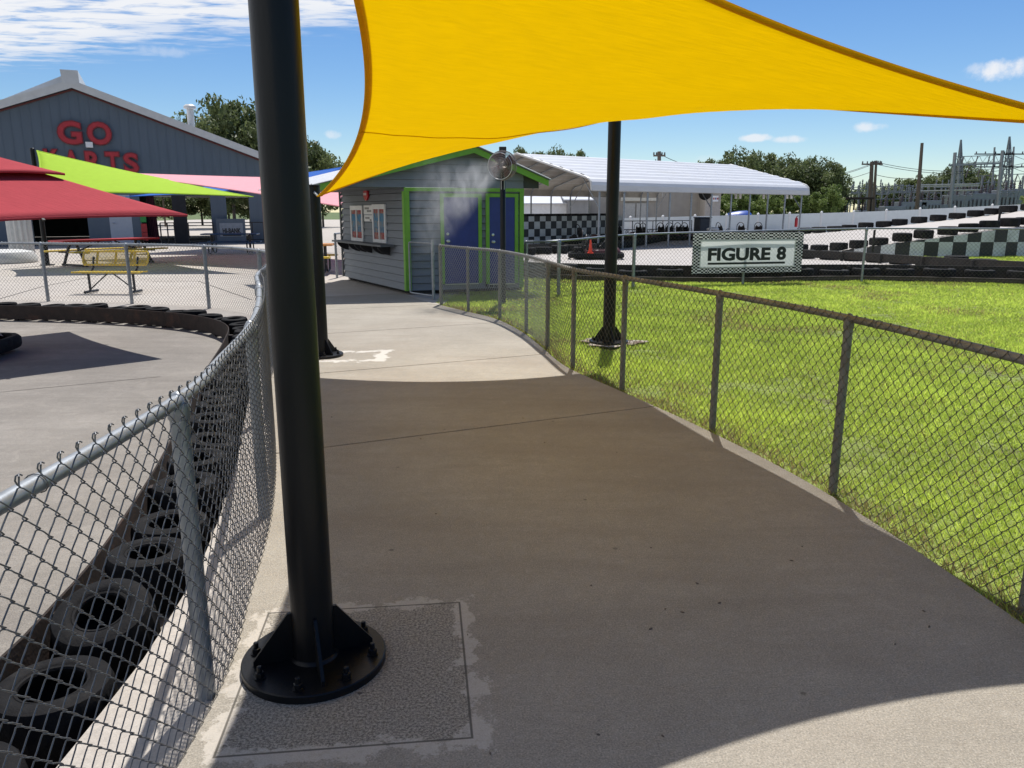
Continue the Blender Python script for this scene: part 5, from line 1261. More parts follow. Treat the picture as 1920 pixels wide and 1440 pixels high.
# ================================================================== karts, cone
def make_kart(root):
    b = MB(); ring = []
    for k in range(40):
        a = 2 * math.pi * k / 40; c_, s_ = math.cos(a), math.sin(a); e = 5
        r_ = (abs(c_) ** e + abs(s_) ** e) ** (-1 / e); ring.append((r_ * c_ * .93, r_ * s_ * .64, .16))
    rings = []
    for off_, z_ in ((0, .05), (.03, .06), (.045, .10), (.045, .19), (.02, .225), (-.03, .225), (-.05, .19), (-.05, .08)):
        rings.append([(x * (1 + off_ / .9), y * (1 + off_ / .6), z_) for x, y, _ in ring])
    b.loft(rings + [rings[0]]); b.build('bumper', m_rubber2, root, local=True, smooth=40)
    b = MB(); b.bbox((0, 0, .10), (1.5, .8, .03), 0, .01); b.build('floor_pan', m_darksteel, root, local=True)
    b = MB(); rings = []
    for x, w_, h_ in ((.25, .22, .16), (.45, .26, .34), (.62, .24, .36), (.78, .30, .26), (.86, .26, .14)):
        rings.append([(x, w_ * math.cos(q), .13 + h_ * max(0, math.sin(q)) ** .7) for q in np.linspace(0, math.pi, 9)])
    b.loft(rings); b.build('nose_fairing', m_kartred, root, local=True, smooth=50)
    for s_ in (-1, 1):
        b = MB(); b.bbox((-.02, s_ * .47, .22), (.75, .2, .18), 0, .05); b.build('side_pod', m_kartred, root, local=True, smooth=40)
    b = MB(); rings = []
    for (x, z_, w_) in ((.10, .20, .16), (-.10, .17, .2), (-.24, .24, .21), (-.32, .42, .21), (-.37, .62, .18), (-.385, .74, .10)):
        rings.append([(x + .06 * abs(q) ** 2 if z_ > .3 else x, q * w_, z_ + .10 * abs(q) ** 3) for q in np.linspace(-1, 1, 9)])
    for r0, r1 in zip(rings[:-1], rings[1:]):
        for j in range(8): b.poly([r0[j], r0[j + 1], r1[j + 1], r1[j]])
    o = b.build('seat', m_kartseat, root, local=True, smooth=60); o.modifiers.new('t', 'SOLIDIFY').thickness = .03
    b = MB(); b.tube([(-.42, -.22, .12)] + [(-.46 - .02 * math.sin(q), -.22 * math.cos(q), .72 + .26 * math.sin(q)) for q in np.linspace(0, math.pi, 13)] + [(-.42, .22, .12)], .02, 8)
    b.build('roll_hoop', m_blackmat, root, local=True, smooth=True)
    b = MB(); Mw = Matrix.Translation((.22, 0, .52)) @ Matrix.Rotation(R(-50), 4, 'Y')
    b.tube([Mw @ Vector((.14 * math.cos(q), .14 * math.sin(q), 0)) for q in np.linspace(0, 2 * math.pi, 20, endpoint=False)], .014, 6, closed=True); b.tube([(.22, 0, .52), (.5, 0, .2)], .012, 6); b.tube([Mw @ Vector((-.13, 0, 0)), Mw @ Vector((.13, 0, 0))], .01, 5)
    b.build('steering_wheel', m_blackmat, root, local=True, smooth=True)
    b = MB(); b.bbox((-.62, .12, .27), (.3, .34, .26), 0, .03); b.tube([(-.6, .12, .4), (-.6, .12, .48), (-.5, .2, .48)], .035, 8); b.build('engine', m_darksteel, root, local=True)
    for x in (-.58, .58):
        for s_ in (-1, 1):
            b = MB(); Mw = Matrix.Translation((x, s_ * .46, .135)) @ Matrix.Rotation(R(90), 4, 'X'); b.lathe([(.07, -.07), (.12, -.07), (.135, -.05), (.135, .05), (.12, .07), (.07, .07)], 20, M=Mw); w_ = b.build('wheel', m_rubber, root, local=True, smooth=30)
            b = MB(); b.lathe([(.005, -.05), (.07, -.05), (.07, .05), (.005, .05)], 14, M=Mw); b.build('rim', m_silver, w_, local=True)
kp = G(1120, 487); kp.y += .55
k0 = thing('go_kart', 'black bumpered go kart with an orange cone resting on its side', 'go kart', (kp.x, kp.y, 0), R(-4)); make_kart(k0)
cp = k0.matrix_world if False else None
cn0 = thing('traffic_cone', 'small orange traffic cone set on the parked go kart', 'traffic cone', (kp.x - .25, kp.y - .62, .225))
b = MB(); b.lathe([(.075, .02), (.07, .05), (.03, .43), (.024, .45), (.012, .452)], 20); b.build('cone_body', m_cone, cn0, local=True, smooth=40)
b = MB(); b.bbox((0, 0, .012), (.21, .21, .022), 0, .008); b.build('cone_base', m_cone, cn0, local=True)
# kart nosing in at the left edge of the oval
lk = G(0, 688, ZT)
copy_tree(k0, None, (lk.x - 1.30, lk.y + .55, ZT), R(8), 'go kart parked on the oval track in the umbrella shade')
CPA, CPB = Vector((3.75, 33.6, 0)), Vector((15.9, 42.4, 0))
cdir = (CPB - CPA).normalized(); cper = Vector((-cdir.y, cdir.x, 0)); CW, CLN = 10.6, (CPB - CPA).length + .45
for u, t in ((1101, 0), (1173, 1), (1206, 1), (1219, 1), (1246, 1), (1258, 1), (1281, 1), (1293, 1), (1331, 1), (1361, 1), (1396, 1), (1426, 1)):
    Y = 39.2 if t == 0 else 44 + (u - 1173) * .012
    p = AT(u, 440, Y); copy_tree(k0, None, (p.x - .1, p.y, 0), math.atan2(cdir.y, cdir.x) + random.uniform(-.25, .25) + (0 if u % 2 else .5), 'black go kart parked in the row under the white carport', 'go karts parked under the carport')

# ================================================================== carport
cpt = thing('carport', 'long open carport with a white ribbed metal roof over the karts', 'carport', tuple(CPA))
def cpp(s, w_, z_): return CPA + cdir * s + cper * w_ + Vector((0, 0, z_))
ZE, ZR_ = 2.78, 4.25
prof = [(-.02, 2.48), (-.03, ZE - .08), (.03, ZE + .06), (.16, ZE + .18), (.34, ZE + .25)]
nr_ = 7; a0, a1 = np.array([.34, ZE + .25]), np.array([CW / 2, ZR_])
for k in range(1, nr_ * 4 + 1):
    q = a0 + (a1 - a0) * k / (nr_ * 4); prof.append((q[0], q[1] + (.085 if k % 4 in (1, 2) else 0)))
for side in (0, 1):
    for j in range(6):
        s0, s1 = -.5 + j * CLN / 6, -.5 + (j + 1) * CLN / 6 - .004
        b = MB(); pp = [(w_ if side == 0 else CW - w_, z_) for w_, z_ in prof]
        for (q0, q1) in zip(pp[:-1], pp[1:]): b.poly([cpp(s0, *q0), cpp(s1, *q0), cpp(s1, *q1), cpp(s0, *q1)])
        o = b.build('roof_panel', [m_whitemetal], cpt)
        b = MB(); pu = [(w_ + (.012 if side == 0 else -.012), z_ - .03) for w_, z_ in pp[::2]]
        for (q0, q1) in zip(pu[:-1], pu[1:]): b.poly([cpp(s0, *q0), cpp(s1, *q0), cpp(s1, *q1), cpp(s0, *q1)])
        b.build('panel_lining', m_undermetal, o)
for e, s_ in ((0, -.52), (1, CLN - .5)):
    for side in (0, 1):
        tr_ = [(w_ if side == 0 else CW - w_, z_) for w_, z_ in (prof[0], prof[2], prof[3], prof[4], (CW / 2, ZR_ + .02))]
        b = MB(); b.tube([cpp(s_, *q) for q in tr_], .05, 6); b.build('end_trim', m_gowhite, cpt)
nf = 11
for j in range(nf):
    s_ = j * (CLN - 1.0) / (nf - 1)
    for side in (0, 1):
        fr2 = [(.06, 0), (.06, ZE - .42), (.09, ZE - .2), (.22, ZE + .02), (.45, ZE + .19), (CW / 2, ZR_ - .09)]
        b = MB(); b.tube([cpp(s_, w_ if side == 0 else CW - w_, z_) for w_, z_ in fr2], .046, 8); b.build('frame', m_galv, cpt, smooth=50)
        if j in (0, nf // 2, nf - 1):
            b = MB(); b.tube([cpp(s_, .08 if side == 0 else CW - .08, ZE - 1.0), cpp(s_, 1.2 if side == 0 else CW - 1.2, ZE + .34)], .025, 6); b.build('brace', m_galv, cpt)
# checkered board wall under the carport
wA, wB = AT(968, 440, 37.0), AT(1166, 440, 44.5); wA.z = wB.z = 0
ck2 = thing('checkered_wall', 'black and white checkered board wall at the end of the carport', 'wall', tuple(wA))
wd_ = (wB - wA); wl_ = wd_.length; wd_.normalize(); wnn = Vector((wd_.y, -wd_.x, 0)); ncol = 21
for i in range(ncol):
    x0, x1 = wl_ * i / ncol, wl_ * (i + 1) / ncol - .006; z0_ = .06
    for r_, h_ in enumerate((.36, .36, .36, .25)):
        o_ = wnn * (.02 + .003 * ((i * 5 + r_) % 3)); q = [wA + wd_ * x0 + Vector((0, 0, z0_)), wA + wd_ * x1 + Vector((0, 0, z0_)), wA + wd_ * x1 + Vector((0, 0, z0_ + h_ - .008)), wA + wd_ * x0 + Vector((0, 0, z0_ + h_ - .008))]
        b = MB(); b.prism([p + o_ for p in q], [p - wnn * .02 for p in q]); b.build('panel', m_ckw if (i + r_) % 2 else m_ckb, ck2); z0_ += h_
for i in range(0, ncol + 1, 5):
    p = wA + wd_ * (wl_ * i / ncol) - wnn * .06; b = MB(); b.bbox((p.x, p.y, .72), (.08, .08, 1.44), 0, .01); b.build('post', m_darksteel, ck2)
for i in range(15):
    p = wA + wd_ * (wl_ * (i + .3) / 15) - wnn * .45
    for zz in np.arange(0, 1.25, .30): put(T_CAR, 'tyre', (p.x, p.y, zz + .002), (0, 0, random.random() * 6), 'car tyre stacked behind the checkered board wall', 'tyre', 'tyre stacks behind the checkered boards', (1, 1, 1.1))
# low steel bleacher-like barrier before the carport
lb = smoothpath([tuple(G(u, v).to_2d()) for u, v in ((984, 476), (1020, 475), (1060, 472), (1085, 470))], .05)
steel_rail('steel_rail', 'low dark rail between the booth and the parked go kart', offset(lb, .6), 0, .34, m_darksteel, slots=.1, step=6)
lb2 = offset(lb, 2.2); steel_rail('steel_rail', 'grey rail at the carport edge behind the pit lane tyres', lb2, 0, .40, m_galv, slots=.2, step=6)
# pit rail, bin, dark cabinet, pedestal fan, extinguisher
b0, b1 = AT(1166, 440, 46.5), AT(1296, 440, 49); prl = thing('pit_railing', 'thin black railing behind the row of parked karts', 'railing', (b0.x, b0.y, 0))
for zz in (1.05, .55): b = MB(); b.tube([(b0.x, b0.y, zz), (b1.x, b1.y, zz)], .028, 6); b.build('rail', m_blackmat, prl)
for q in np.linspace(0, 1, 8): p = b0.lerp(b1, q); b = MB(); b.tube([(p.x, p.y, 0), (p.x, p.y, 1.05)], .025, 6); b.build('post', m_blackmat, prl)
p = AT(1316, 440, 41.5); cab = thing('equipment_cabinet', 'dark blue steel cabinet standing by the carport posts', 'cabinet', (p.x, p.y, 0)); b = MB(); b.bbox((p.x, p.y, .66), (.68, .6, 1.22), R(20), .03); bc_ = b.build('body', M('navy_steel', (.02, .03, .05), .5), cab)
b = MB(); b.bbox((p.x, p.y, 1.295), (.74, .66, .05), R(20), .015); b.build('lid', M('navy_steel_lid', (.018, .026, .045), .45), cab)
p = AT(1336, 440, 39.6); bn_ = thing('waste_barrel', 'grey barrel with a white domed lid beside the dark cabinet', 'barrel', (p.x, p.y, 0)); b = MB(); b.lathe([(.26, 0), (.28, .3), (.29, .6), (.28, .72)], 24, (p.x, p.y, 0)); b.build('drum', m_greywall, bn_, smooth=40); b = MB(); b.lathe([(.31, .72), (.31, .77), (.2, .82), (.02, .84)], 24, (p.x, p.y, 0)); b.build('lid', m_white, bn_, smooth=40)
p = AT(1322, 363, 42.0); df = thing('drum_fan', 'black round fan hung under the carport eave', 'fan', tuple(p - Vector((0, 0, .3)))); b = MB(); Mx = Matrix.Translation(p) @ Vector((-.2, -1, -.1)).to_track_quat('Z', 'Y').to_matrix().to_4x4(); b.lathe([(.30, -.1), (.33, -.05), (.33, .08), (.30, .1)], 28, M=Mx); b.build('drum', m_blackmat, df, smooth=40)
b = MB(); b.tube([p + Vector((0, 0, .3)), (p.x + .05, p.y + .1, 2.85)], .025, 6); b.build('hanger', m_blackmat, df)
p = AT(1496, 415, 42.2); fe_ = thing('fire_extinguisher', 'red fire extinguisher hung on the last carport post', 'fire extinguisher', (p.x - .12, p.y - .1, .8)); b = MB(); b.lathe([(.07, 0), (.08, .03), (.08, .42), (.05, .48), (.025, .5), (.025, .55)], 16); b.build('cylinder', m_red, fe_, local=True, smooth=40); b = MB(); b.tube([(.0, 0, .55), (.1, 0, .58)], .02, 6); b.build('handle', m_blackmat, fe_, local=True)
for u in (1384, 1436, 1480):
    for du in (-4, 4): p = AT(u + du, 365, 41.8 + (u - 1384) * .01); b = MB(); b.bbox((p.x, p.y, p.z), (.16, .06, .42), R(30), .01); b.build('number_plate', m_white, label='small white plate hung under the carport eave', cat='sign', group='white plates under the carport eave')

# ================================================================== white vinyl fence behind the track
vf = smoothpath([(*AT(1120, 440, 52.5).to_2d(), 1.12), (*AT(1240, 440, 54).to_2d(), 1.22), (*AT(1440, 440, 56).to_2d(), 1.39), (*AT(1620, 440, 57).to_2d(), 1.58), (*AT(1780, 440, 57).to_2d(), 1.85), (*AT(1930, 440, 56).to_2d(), 2.12), (*AT(2080, 440, 56).to_2d(), 2.2)], .05)
vin = thing('vinyl_fence', 'long white vinyl panel fence behind the kart track', 'fence', (float(vf[len(vf) // 2][0]), float(vf[len(vf) // 2][1]), 0))
Lv = arc(vf); s = 0.0
while s < Lv[-1] - 2.5:
    A_, C_ = [np.array([np.interp(q, Lv, vf[:, k_]) for k_ in range(3)]) for q in (s + .08, s + 2.4)]
    d = Vector((C_[0] - A_[0], C_[1] - A_[1], 0)).normalized(); nn = Vector((-d.y, d.x, 0)) * .025
    for z0_, z1_ in ((.08, .5), (.503, .998)):
        q = [Vector((A_[0], A_[1], z0_ * A_[2])), Vector((C_[0], C_[1], z0_ * C_[2])), Vector((C_[0], C_[1], z1_ * C_[2])), Vector((A_[0], A_[1], z1_ * A_[2]))]
        b = MB(); b.prism([p - nn for p in q], [p + nn for p in q]); b.build('panel', m_vinyl, vin)
    b = MB(); b.bbox((float(np.interp(s, Lv, vf[:, 0])), float(np.interp(s, Lv, vf[:, 1])), A_[2] / 2), (.13, .13, A_[2] + .08), math.atan2(d.y, d.x), .01); po = b.build('post', m_white, vin)
    b = MB(); b.lathe([(.1, A_[2] + .04), (.1, A_[2] + .07), (.01, A_[2] + .15)], 4, (float(np.interp(s, Lv, vf[:, 0])), float(np.interp(s, Lv, vf[:, 1])), 0)); b.build('post_cap', m_white, po)
    s += 2.44

# ================================================================== sheds behind the carport
def shed(name, label, u0, u1, Y, vtop, m, roof_v=None, depth=6, rz=0.0, ribs=True, mroof=None, wall_parts=()):
    a, c = AT(u0, 420, Y), AT(u1, 420, Y); zt = AT(u0, vtop, Y).z; a.z = c.z = 0
    root = thing(name, label, 'building', tuple(a))
    d = (c - a).normalized(); nb_ = Vector((-d.y, d.x, 0)); w_ = (c - a).length
    q = [a, c, c + nb_ * depth, a + nb_ * depth]
    b = MB(); b.prism(q, [p + Vector((0, 0, zt)) for p in q]); b.build('wall', m, root)
    if ribs:
        for x in np.arange(.15, w_, .6):
            b = MB(); b.bar(a + d * x - nb_ * .015 + Vector((0, 0, .02)), a + d * x - nb_ * .015 + Vector((0, 0, zt - .02)), .07, .03, tuple(nb_)); b.build('wall_rib', m, root)
    zr = AT(u0, roof_v, Y).z if roof_v else zt + .3
    e = .3
    r0 = [a - d * e - nb_ * e + Vector((0, 0, zt)), c + d * e - nb_ * e + Vector((0, 0, zt))]; r1 = [p + nb_ * (depth / 2 + e) + Vector((0, 0, zr - zt)) for p in r0]; r2 = [p + nb_ * (depth + 2 * e) for p in r0]
    up = Vector((0, 0, .08))
    for A_, C_ in ((r0, r1), (r2, r1)):
        b = MB(); b.prism([A_[0], A_[1], C_[1], C_[0]], [A_[0] + up, A_[1] + up, C_[1] + up, C_[0] + up]); b.build('roof', mroof or m_whitemetal, root)
    return root, a, d, nb_, w_, zt
shed('storage_shed', 'white storage shed with a pale metal roof behind the carport', 940, 1062, 62, 383, m_white, 365, 9, ribs=False)
r_, a, d, nb_, w_, zt = shed('storage_shed', 'grey ribbed shed end showing between the carport posts', 1064, 1104, 61, 376, m_greywall, 366, 8)
r_, a, d, nb_, w_, zt = shed('workshop', 'beige metal workshop with wide doors behind the karts', 1106, 1318, 68, 352, m_beige, 345, 14)
zt2 = AT(1170, 371, 67.5).z
for u0, u1, vt in ((1170, 1190, 381), (1192, 1213, 381)):
    p0, p1 = AT(u0, 420, 67.9), AT(u1, 420, 67.9); z_ = AT(u0, vt, 67.9).z; b = MB(); b.prism([Vector((p0.x, p0.y, 0)), Vector((p1.x, p1.y, 0)), Vector((p1.x, p1.y, z_)), Vector((p0.x, p0.y, z_))], [Vector((p0.x, p0.y - .05, 0)), Vector((p1.x, p1.y - .05, 0)), Vector((p1.x, p1.y - .05, z_)), Vector((p0.x, p0.y - .05, z_))]); b.build('door', M('shed_door', (.42, .41, .38), .6), r_)
p0, p1 = AT(1164, 371, 67.8), AT(1232, 371, 67.8); b = MB(); b.bar(p0, p1, .25, .5); b.build('header_beam', M('cream_trim', (.6, .57, .48), .6), r_)
r3, a3, d3, n3_, w3, zt3 = shed('block_building', 'tan block building with a small white sign behind the carport', 1320, 1349, 66, 361, M('tan_wall', (.40, .36, .31), .7), 358, 10, ribs=False)
p0, p1 = AT(1335, 378, 65.9), AT(1347, 367, 65.9)
b = MB(); b.prism([Vector((p0.x, p0.y, p0.z)), Vector((p1.x, p0.y, p0.z)), Vector((p1.x, p0.y, p1.z)), Vector((p0.x, p0.y, p1.z))], [Vector((p0.x, p0.y - .06, p0.z)), Vector((p1.x, p0.y - .06, p0.z)), Vector((p1.x, p0.y - .06, p1.z)), Vector((p0.x, p0.y - .06, p1.z))]); ws_ = b.build('wall_sign', m_white, r3)
for k_, cc in enumerate(((.35, .03, .03), (.05, .06, .2), (.35, .03, .03))):
    x0 = p0.x + .07 + k_ * .16; b = MB(); b.prism([Vector((x0, p0.y - .062, p0.z + .16)), Vector((x0 + .11, p0.y - .062, p0.z + .16)), Vector((x0 + .11, p0.y - .062, p0.z + .32)), Vector((x0, p0.y - .062, p0.z + .32))], [Vector((x0, p0.y - .07, p0.z + .16)), Vector((x0 + .11, p0.y - .07, p0.z + .16)), Vector((x0 + .11, p0.y - .07, p0.z + .32)), Vector((x0, p0.y - .07, p0.z + .32))]); b.build('print_block', M('print', cc, .6), ws_)
p = AT(1388, 404, 63); tv = thing('covered_boat', 'low vehicle under a blue tarpaulin behind the white fence', 'tarpaulin', (p.x, p.y, 0)); b = MB(); rings = []
for x, h_, w2 in ((-1.05, 1.0, .7), (-.9, 1.5, .9), (-.2, 1.62, .95), (.5, 1.66, .9), (.75, 1.5, .8), (.95, 1.0, .6)): rings.append([(p.x + x, p.y - w2, .05), (p.x + x, p.y - w2 * .95, h_ * .75), (p.x + x, p.y - w2 * .5, h_ * .97), (p.x + x, p.y, h_), (p.x + x, p.y + w2 * .6, h_ * .95), (p.x + x, p.y + w2, .05)])
b.loft(rings, caps=True); b.build('tarpaulin', m_tarp, tv, smooth=50)

# ================================================================== trees
def crown_mesh(name, seed, H, Rr, nclump, nleaf, leaf, mat, base=.28, shape=1.0):
    rg = np.random.default_rng(seed); cl = []
    while len(cl) < nclump:
        q = rg.normal(size=3); q /= np.linalg.norm(q); r_ = rg.random() ** .45
        z_ = H * (base + (1 - base) * (.5 + .5 * q[2] * r_)); f = 1.0 - .25 * ((z_ / H - base) / (1 - base)) ** 2 * shape
        cl.append((q[0] * r_ * Rr * f * rg.uniform(.75, 1.15), q[1] * r_ * Rr * f * rg.uniform(.75, 1.15), z_ * rg.uniform(.94, 1.03)))
    cl = np.array(cl); rad = Rr * rg.uniform(.16, .34, nclump)
    idx = rg.integers(0, nclump, nleaf); q = rg.normal(size=(nleaf, 3)); q /= np.linalg.norm(q, axis=1)[:, None]
    P = cl[idx] + q * (rad[idx] * rg.random(nleaf) ** .4)[:, None] * np.array([1, 1, .72])
    n_ = rg.normal(size=(nleaf, 3)) + q * .8; n_[:, 2] += .5; n_ /= np.linalg.norm(n_, axis=1)[:, None]
    t = np.cross(n_, rg.normal(size=(nleaf, 3))); t /= np.linalg.norm(t, axis=1)[:, None]; bt = np.cross(n_, t)
    sz = leaf * rg.uniform(.6, 1.4, nleaf)[:, None]
    V = np.stack([P - t * sz, P + bt * sz * .45, P + t * sz, P - bt * sz * .45], 1).reshape(-1, 3)
    o = npmesh(name, V, np.arange(nleaf * 4).reshape(-1, 4), mat); at = o.data.attributes.new('tone', 'FLOAT', 'POINT')
    tone = np.clip(rg.normal(.5, .2, nclump)[idx] + rg.normal(0, .12, nleaf), 0, 1); at.data.foreach_set('value', np.repeat(tone, 4).astype(np.float32))
    me = o.data; bpy.data.objects.remove(o)
    b = MB(); bend = [(rg.normal() * .05 * H * z_, rg.normal() * .05 * H * z_) for z_ in (0, .3, .6)]
    b.tube([(0, 0, -.4), (bend[1][0] * .5, bend[1][1] * .5, H * .3), (bend[2][0], bend[2][1], H * .62), (bend[2][0] * 1.1, bend[2][1], H * .85)], [.035 * H * .55, .028 * H * .5, .015 * H * .5, .02], 8)
    for k_ in range(7):
        c_ = cl[rg.integers(0, nclump)]; z_ = H * rg.uniform(.3, .5); b.tube([(bend[1][0] * .6, bend[1][1] * .6, z_), tuple(np.array([bend[1][0], bend[1][1], z_]) * .4 + c_ * .6), tuple(c_)], [.010 * H * .5, .006 * H * .5, .01], 5)
    tr_ = b.build(name + '_trunk', m_bark, local=True, smooth=True); td = tr_.data; bpy.data.objects.remove(tr_)
    return me, td
def leafmat(name, c0, c1):
    m = bpy.data.materials.new(name); m.use_nodes = True; n, l = m.node_tree.nodes, m.node_tree.links; p = n['Principled BSDF']; p.inputs['Roughness'].default_value = .55; p.inputs['Specular IOR Level'].default_value = .3
    a = n.new('ShaderNodeAttribute'); a.attribute_name = 'tone'; oi = n.new('ShaderNodeObjectInfo'); ad = n.new('ShaderNodeMath'); ad.operation = 'MULTIPLY_ADD'; l.new(oi.outputs['Random'], ad.inputs[0]); ad.inputs[1].default_value = .35; l.new(a.outputs['Fac'], ad.inputs[2])
    sb = n.new('ShaderNodeMath'); sb.operation = 'SUBTRACT'; l.new(ad.outputs[0], sb.inputs[0]); sb.inputs[1].default_value = .17
    r_ = n.new('ShaderNodeValToRGB'); l.new(sb.outputs[0], r_.inputs[0]); r_.color_ramp.elements[0].color = (*c0, 1); r_.color_ramp.elements[1].color = (*c1, 1); l.new(r_.outputs[0], p.inputs[0])
    t = n.new('ShaderNodeBsdfTranslucent'); l.new(r_.outputs[0], t.inputs[0]); ms_ = n.new('ShaderNodeMixShader'); ms_.inputs[0].default_value = .35; l.new(p.outputs[0], ms_.inputs[1]); l.new(t.outputs[0], ms_.inputs[2]); l.new(ms_.outputs[0], n['Material Output'].inputs[0])
    return m
m_leafA = leafmat('oak_leaves', (.075, .10, .04), (.21, .25, .095)); m_leafB = leafmat('bright_leaves', (.09, .14, .035), (.24, .31, .09))
TR = [crown_mesh('broad_crown', 1, 9, 4.4, 70, 9000, .21, m_leafA), crown_mesh('oak_crown', 2, 9, 4.0, 60, 8000, .21, m_leafA, .22), crown_mesh('tall_crown', 3, 11, 3.2, 60, 8000, .20, m_leafA, .25), crown_mesh('young_crown', 4, 6, 2.6, 45, 5500, .17, m_leafB, .15)]
def tree(kind, u, Y, vtop, label, group=None, wide=1.0):
    p = AT(u, 420, Y); ht = AT(u, vtop, Y).z; me, td = TR[kind]; H0 = (9, 9, 11, 6)[kind]; sc = (ht + .3) / (H0 * .97)
    root = thing('tree', label, 'tree', (p.x, p.y, -.3), random.random() * 6, group); root.scale = (sc * wide, sc * wide, sc * 1.03)
    for nm_, dt in (('crown', me), ('trunk', td)): o = bpy.data.objects.new(nm_, dt); COL.objects.link(o); o.parent = root
for k_, (u, Y, v, kind, w_) in enumerate(((414, 76, 206, 0, .72), (440, 74, 199, 1, .8), (472, 76, 206, 0, .8), (505, 76, 222, 1, .8), (545, 80, 256, 1, .8), (580, 80, 270, 0, .9), (606, 82, 284, 1, .8), (310, 84, 214, 2, .45), (332, 84, 224, 2, .4))):
    tree(kind, u, Y, v, ('tall dark oak standing behind the grey building' if k_ < 4 else 'dark rounded tree behind the booth and the blue sail' if k_ < 7 else 'tree top just showing over the white roof'), 'trees behind the grey building', w_)
for k_, (u, Y, v, kind, w_) in enumerate(((978, 96, 286, 1, .7), (1000, 96, 280, 2, .8), (1022, 98, 292, 1, .7), (1045, 96, 286, 0, .6), (1065, 98, 284, 2, .7), (1084, 97, 291, 1, .6))):
    tree(kind, u, Y, v, 'scrubby tree top showing above the white carport roof', 'trees above the carport roof', w_)
for k_, (u, Y, v, kind, w_) in enumerate(((1306, 92, 312, 1, .8), (1325, 88, 294, 2, .9), (1348, 90, 296, 2, .9), (1372, 86, 288, 0, .8), (1398, 90, 296, 0, .9), (1425, 88, 294, 1, .9), (1452, 90, 299, 2, 1.0), (1470, 88, 300, 0, .8), (1498, 90, 304, 1, .9), (1522, 88, 305, 0, .9), (1545, 87, 308, 0, .8), (1562, 89, 322, 1, .7))):
    tree(kind, u, Y, v, 'dense dark tree in the row beyond the carport end', 'tree row beyond the carport', w_)
for k_, (u, Y, v, w_) in enumerate(((1358, 80, 366, .9), (1385, 78, 360, 1), (1412, 80, 362, 1), (1440, 78, 366, 1), (1470, 79, 358, 1), (1500, 78, 362, 1), (1530, 77, 364, 1), (1553, 76, 350, .8))):
    tree(3, u, Y, v, 'bright green bush under the tree row beyond the carport', 'bushes under the tree row', w_)
for k_, (u, Y, v, kind, w_) in enumerate(((1622, 150, 346, 1, 1), (1655, 150, 352, 0, 1), (1685, 148, 340, 1, 1.1), (1712, 146, 324, 2, 1.0), (1742, 148, 332, 0, 1.0), (1772, 146, 318, 0, .9), (1800, 146, 312, 1, .9), (1826, 148, 322, 0, .9), (1850, 150, 340, 1, .9))):
    tree(kind, u, Y, v, 'distant tree standing behind the electrical substation', 'trees behind the substation', w_)
tree(3, 1925, 62, 366, 'small bright bush at the end of the white fence')
for k_, (u, Y) in enumerate(((150, 90), (230, 92), (290, 94), (340, 90), (380, 92), (430, 92), (470, 90))): tree(1, u, Y, 330, 'dark tree glimpsed through the open bays of the building', 'trees beyond the open bays', 1.3)

# ================================================================== substation and power poles
SY = 104.0
def upole(label, u0, v0, u1, v1, Y, r0=.2, r1=.13, arms=(), m=m_pole, cat='utility pole'):
    top, bot = AT(u1, v1, Y), AT(u0, v0, Y); d = (top - bot); base = bot + d * ((0 - bot.z) / d.z) if abs(d.z) > 1e-6 else bot
    root = thing('utility_pole', label, cat, (base.x, base.y, -.36)); b = MB(); b.tube([(base.x, base.y, -.4), tuple(top)], [r0, r1], 10); b.build('mast', m, root, smooth=True)
    for (v, w_) in arms:
        t = (AT(u1, v, Y).z - base.z) / (top.z - base.z); c = base.lerp(top, t)
        b = MB(); b.bar(c - Vector((w_, .1, 0)), c + Vector((w_, -.1, 0)), .14, .16); ar = b.build('crossarm', m, root)
        for x in (-.9, -.45, .45, .9): b = MB(); b.lathe([(.05, .08), (.09, .16), (.05, .2), (.09, .26), (.04, .34)], 8, (c.x + x * w_, c.y, c.z)); b.build('insulator', m_insul, ar)
    return root
upole('wooden utility pole with a crossarm and wires before the substation', 1631, 390, 1635, 303, 92, .28, .2, ((308, 1.2),))
upole('slender utility pole right beside the crossarm pole', 1638, 390, 1643, 301, 93, .2, .13, ((307, .5),))
upole('tall leaning rusty pole rising over the distant trees', 1720, 385, 1729, 268, 90, .26, .16)
upole('utility pole with a transformer behind the carport roof', 1236, 330, 1236, 284, 80, .22, .18, ((292, .6),))
p = AT(1229, 310, 79.7); b = MB(); b.lathe([(.22, -.3), (.24, -.2), (.24, .3), (.2, .36)], 14, tuple(p)); b.lathe([(.04, .36), (.06, .5), (.03, .6)], 8, tuple(p)); b.build('pole_transformer', m_steel, smooth=40, label='grey can transformer hung on the pole behind the carport', cat='transformer')
def lattice(label, u, v0, v1, Y, wbase, wtop_frac=.04):
    bot, top = AT(u, v0, Y), AT(u + 4, v1, Y); root = thing('lattice_tower', label, 'tower', (bot.x, bot.y, -.36)); H = top.z
    def cor(k_, f): w_ = wbase * (1 - f) + wbase * wtop_frac * f; sx_, sy_ = ((-1, -1), (1, -1), (1, 1), (-1, 1))[k_]; return Vector((bot.x + (top.x - bot.x) * f + sx_ * w_ / 2, bot.y + sy_ * w_ / 2, H * f))
    for k_ in range(4): b = MB(); b.bar(cor(k_, -.02), cor(k_, 1), .11, .11); b.build('leg', m_steel, root)
    fs = [0, .14, .27, .39, .5, .6, .69, .77, .84, .9, .95]
    for k_ in range(4):
        b = MB()
        for f0, f1 in zip(fs[:-1], fs[1:]):
            b.bar(cor(k_, f0), cor((k_ + 1) % 4, f1), .045, .045); b.bar(cor((k_ + 1) % 4, f0), cor(k_, f1), .045, .045); b.bar(cor(k_, f1), cor((k_ + 1) % 4, f1), .045, .045)
        b.build('lacing', m_steel, root)['kind'] = 'stuff'
    return root
